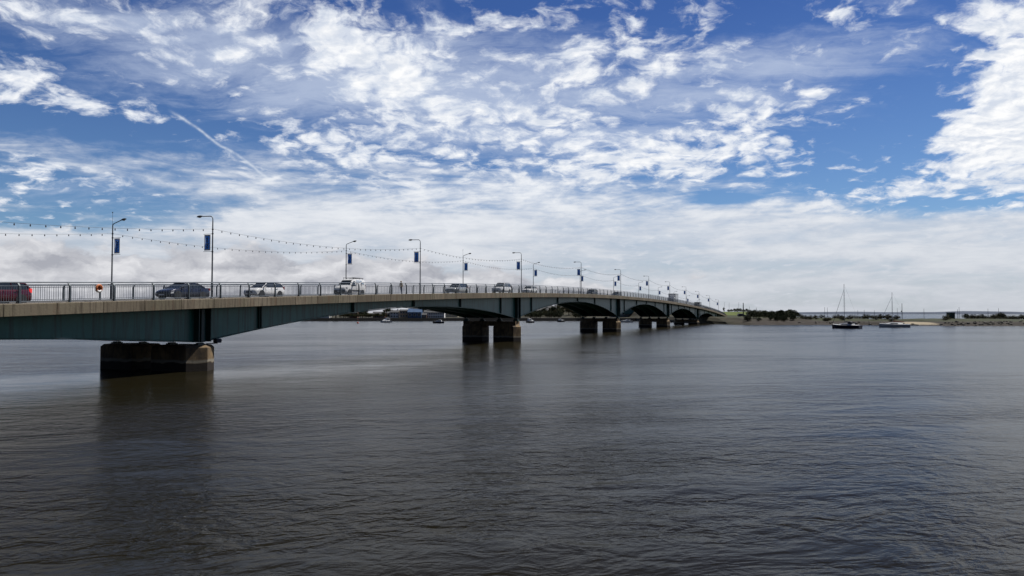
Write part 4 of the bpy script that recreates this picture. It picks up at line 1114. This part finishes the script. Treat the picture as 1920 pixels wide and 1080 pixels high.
# ------------------------------------------------------------------ poles on the right
def pole(px, y_top, Y, label, r=.07, group=None, cross=False, colr_='lampdark', name='marker_pole', cat='pole'):
    X = (px-960)/F*Y; dd = Y - shore_y(X); z0 = max(ground(X, Y), -1) if dd < 60 or X < 142 else -1.0
    top = EYE + (HZ-y_top)/F*Y
    o = thing(name, label, cat, (X, Y, z0 - .2), 0, group)
    MB().lathe([(r*1.2, 0), (r, (top-z0)*.6), (r*.75, top-z0)], 'z', 8).build('shaft', colr_, o, smooth=True)
    if cross:
        MB().box((-.45, -.12, (top-z0)*.52), (-.1, .12, (top-z0)*.52+.5)).build('marker_board', 'lampdark', o)
    return o
gP = 'thin marker poles standing in the sea beyond the spit'
for px, yt in ((1546, 575), (1551, 576), (1608, 581), (1620, 580), (1639, 581), (1682, 577), (1732, 578), (1795, 579), (1798, 575), (1852, 578), (1872, 577)):
    pole(px, yt, 390, 'thin dark marker pole rising from the sea beyond the low spit', .09, gP)
pole(1691, 568, 330, 'taller dark pole with a small board, just right of the grey yacht', .12, None, True)
pole(1393.5, 567, 372, 'thick black post standing on the bank right of the bridge end', .24, name='post', cat='post')
pole(1405, 574, 400, 'thin pale pole on the bank left of the dark thicket', .07)
pole(1418, 576, 360, 'short dark pole sticking up from the dark thicket', .09)
for px, Y, yt in ((1358, 445, 567), (1367, 440, 568), (1385, 425, 567)):
    X = (px-960)/F*Y; zt = EYE + (HZ-yt)/F*Y
    dup(l_near, (X, Y, zt-6.65), BR - R(90), {1358: 'first small street lamp beyond the far end of the bridge', 1367: 'second small street lamp beyond the far end of the bridge', 1385: 'last small street lamp on the road right of the bridge end'}[px], group='street lamps on the road past the bridge')
X, Y = (1383-960)/F*408, 408
car('estate', 'dark car parked at the foot of the grassy bank right of the bridge', 'car', P_navy, 0, 0, 'cars parked by the grassy bank', rz=R(4), loc=(X-2.6, Y-16, ground(X-2.6, Y-16)))
car('hatch', 'second dark car parked beside the thick black post', 'car', P_dark, 0, 0, 'cars parked by the grassy bank', rz=R(4), loc=(X+2.0, Y-16, ground(X+2, Y-16)))
# boulders on the foreshore at the right
ROCK = mat('boulder', (.085, .08, .07), .9, vary=.5, scale=1.2)
def rock_mesh(seed):
    rnd = random.Random(seed); bm = bmesh.new(); bmesh.ops.create_icosphere(bm, subdivisions=2, radius=.5)
    for v in bm.verts: v.co *= .75 + .45*rnd.random(); v.co.z *= .7
    me = bpy.data.meshes.new('boulder'); bm.to_mesh(me); bm.free(); me.materials.append(ROCK); return me
rms = [rock_mesh(i) for i in range(4)]
for i in range(110):
    px = rn.choice((rn.uniform(1755, 1930), rn.uniform(1840, 1905), rn.uniform(1490, 1700))); Xr = (px-960)/F*282; Xr = (px-960)/F*(shore_y(Xr)+4)
    dd = rn.uniform(.3, 9 if px > 1830 else 4)
    o = link('boulder', rms[i % 4]); o.location = (Xr, shore_y(Xr)+dd, land_z(Xr, dd)+.05); s = rn.uniform(.4, 1.2); o.scale = (s*1.3, s, s); o.rotation_euler = (0, 0, rn.random()*6)
    tag(o, 'grey boulder among the rocks along the waterline of the spit', 'boulder', 'boulders along the waterline')
bpy.context.view_layer.update()
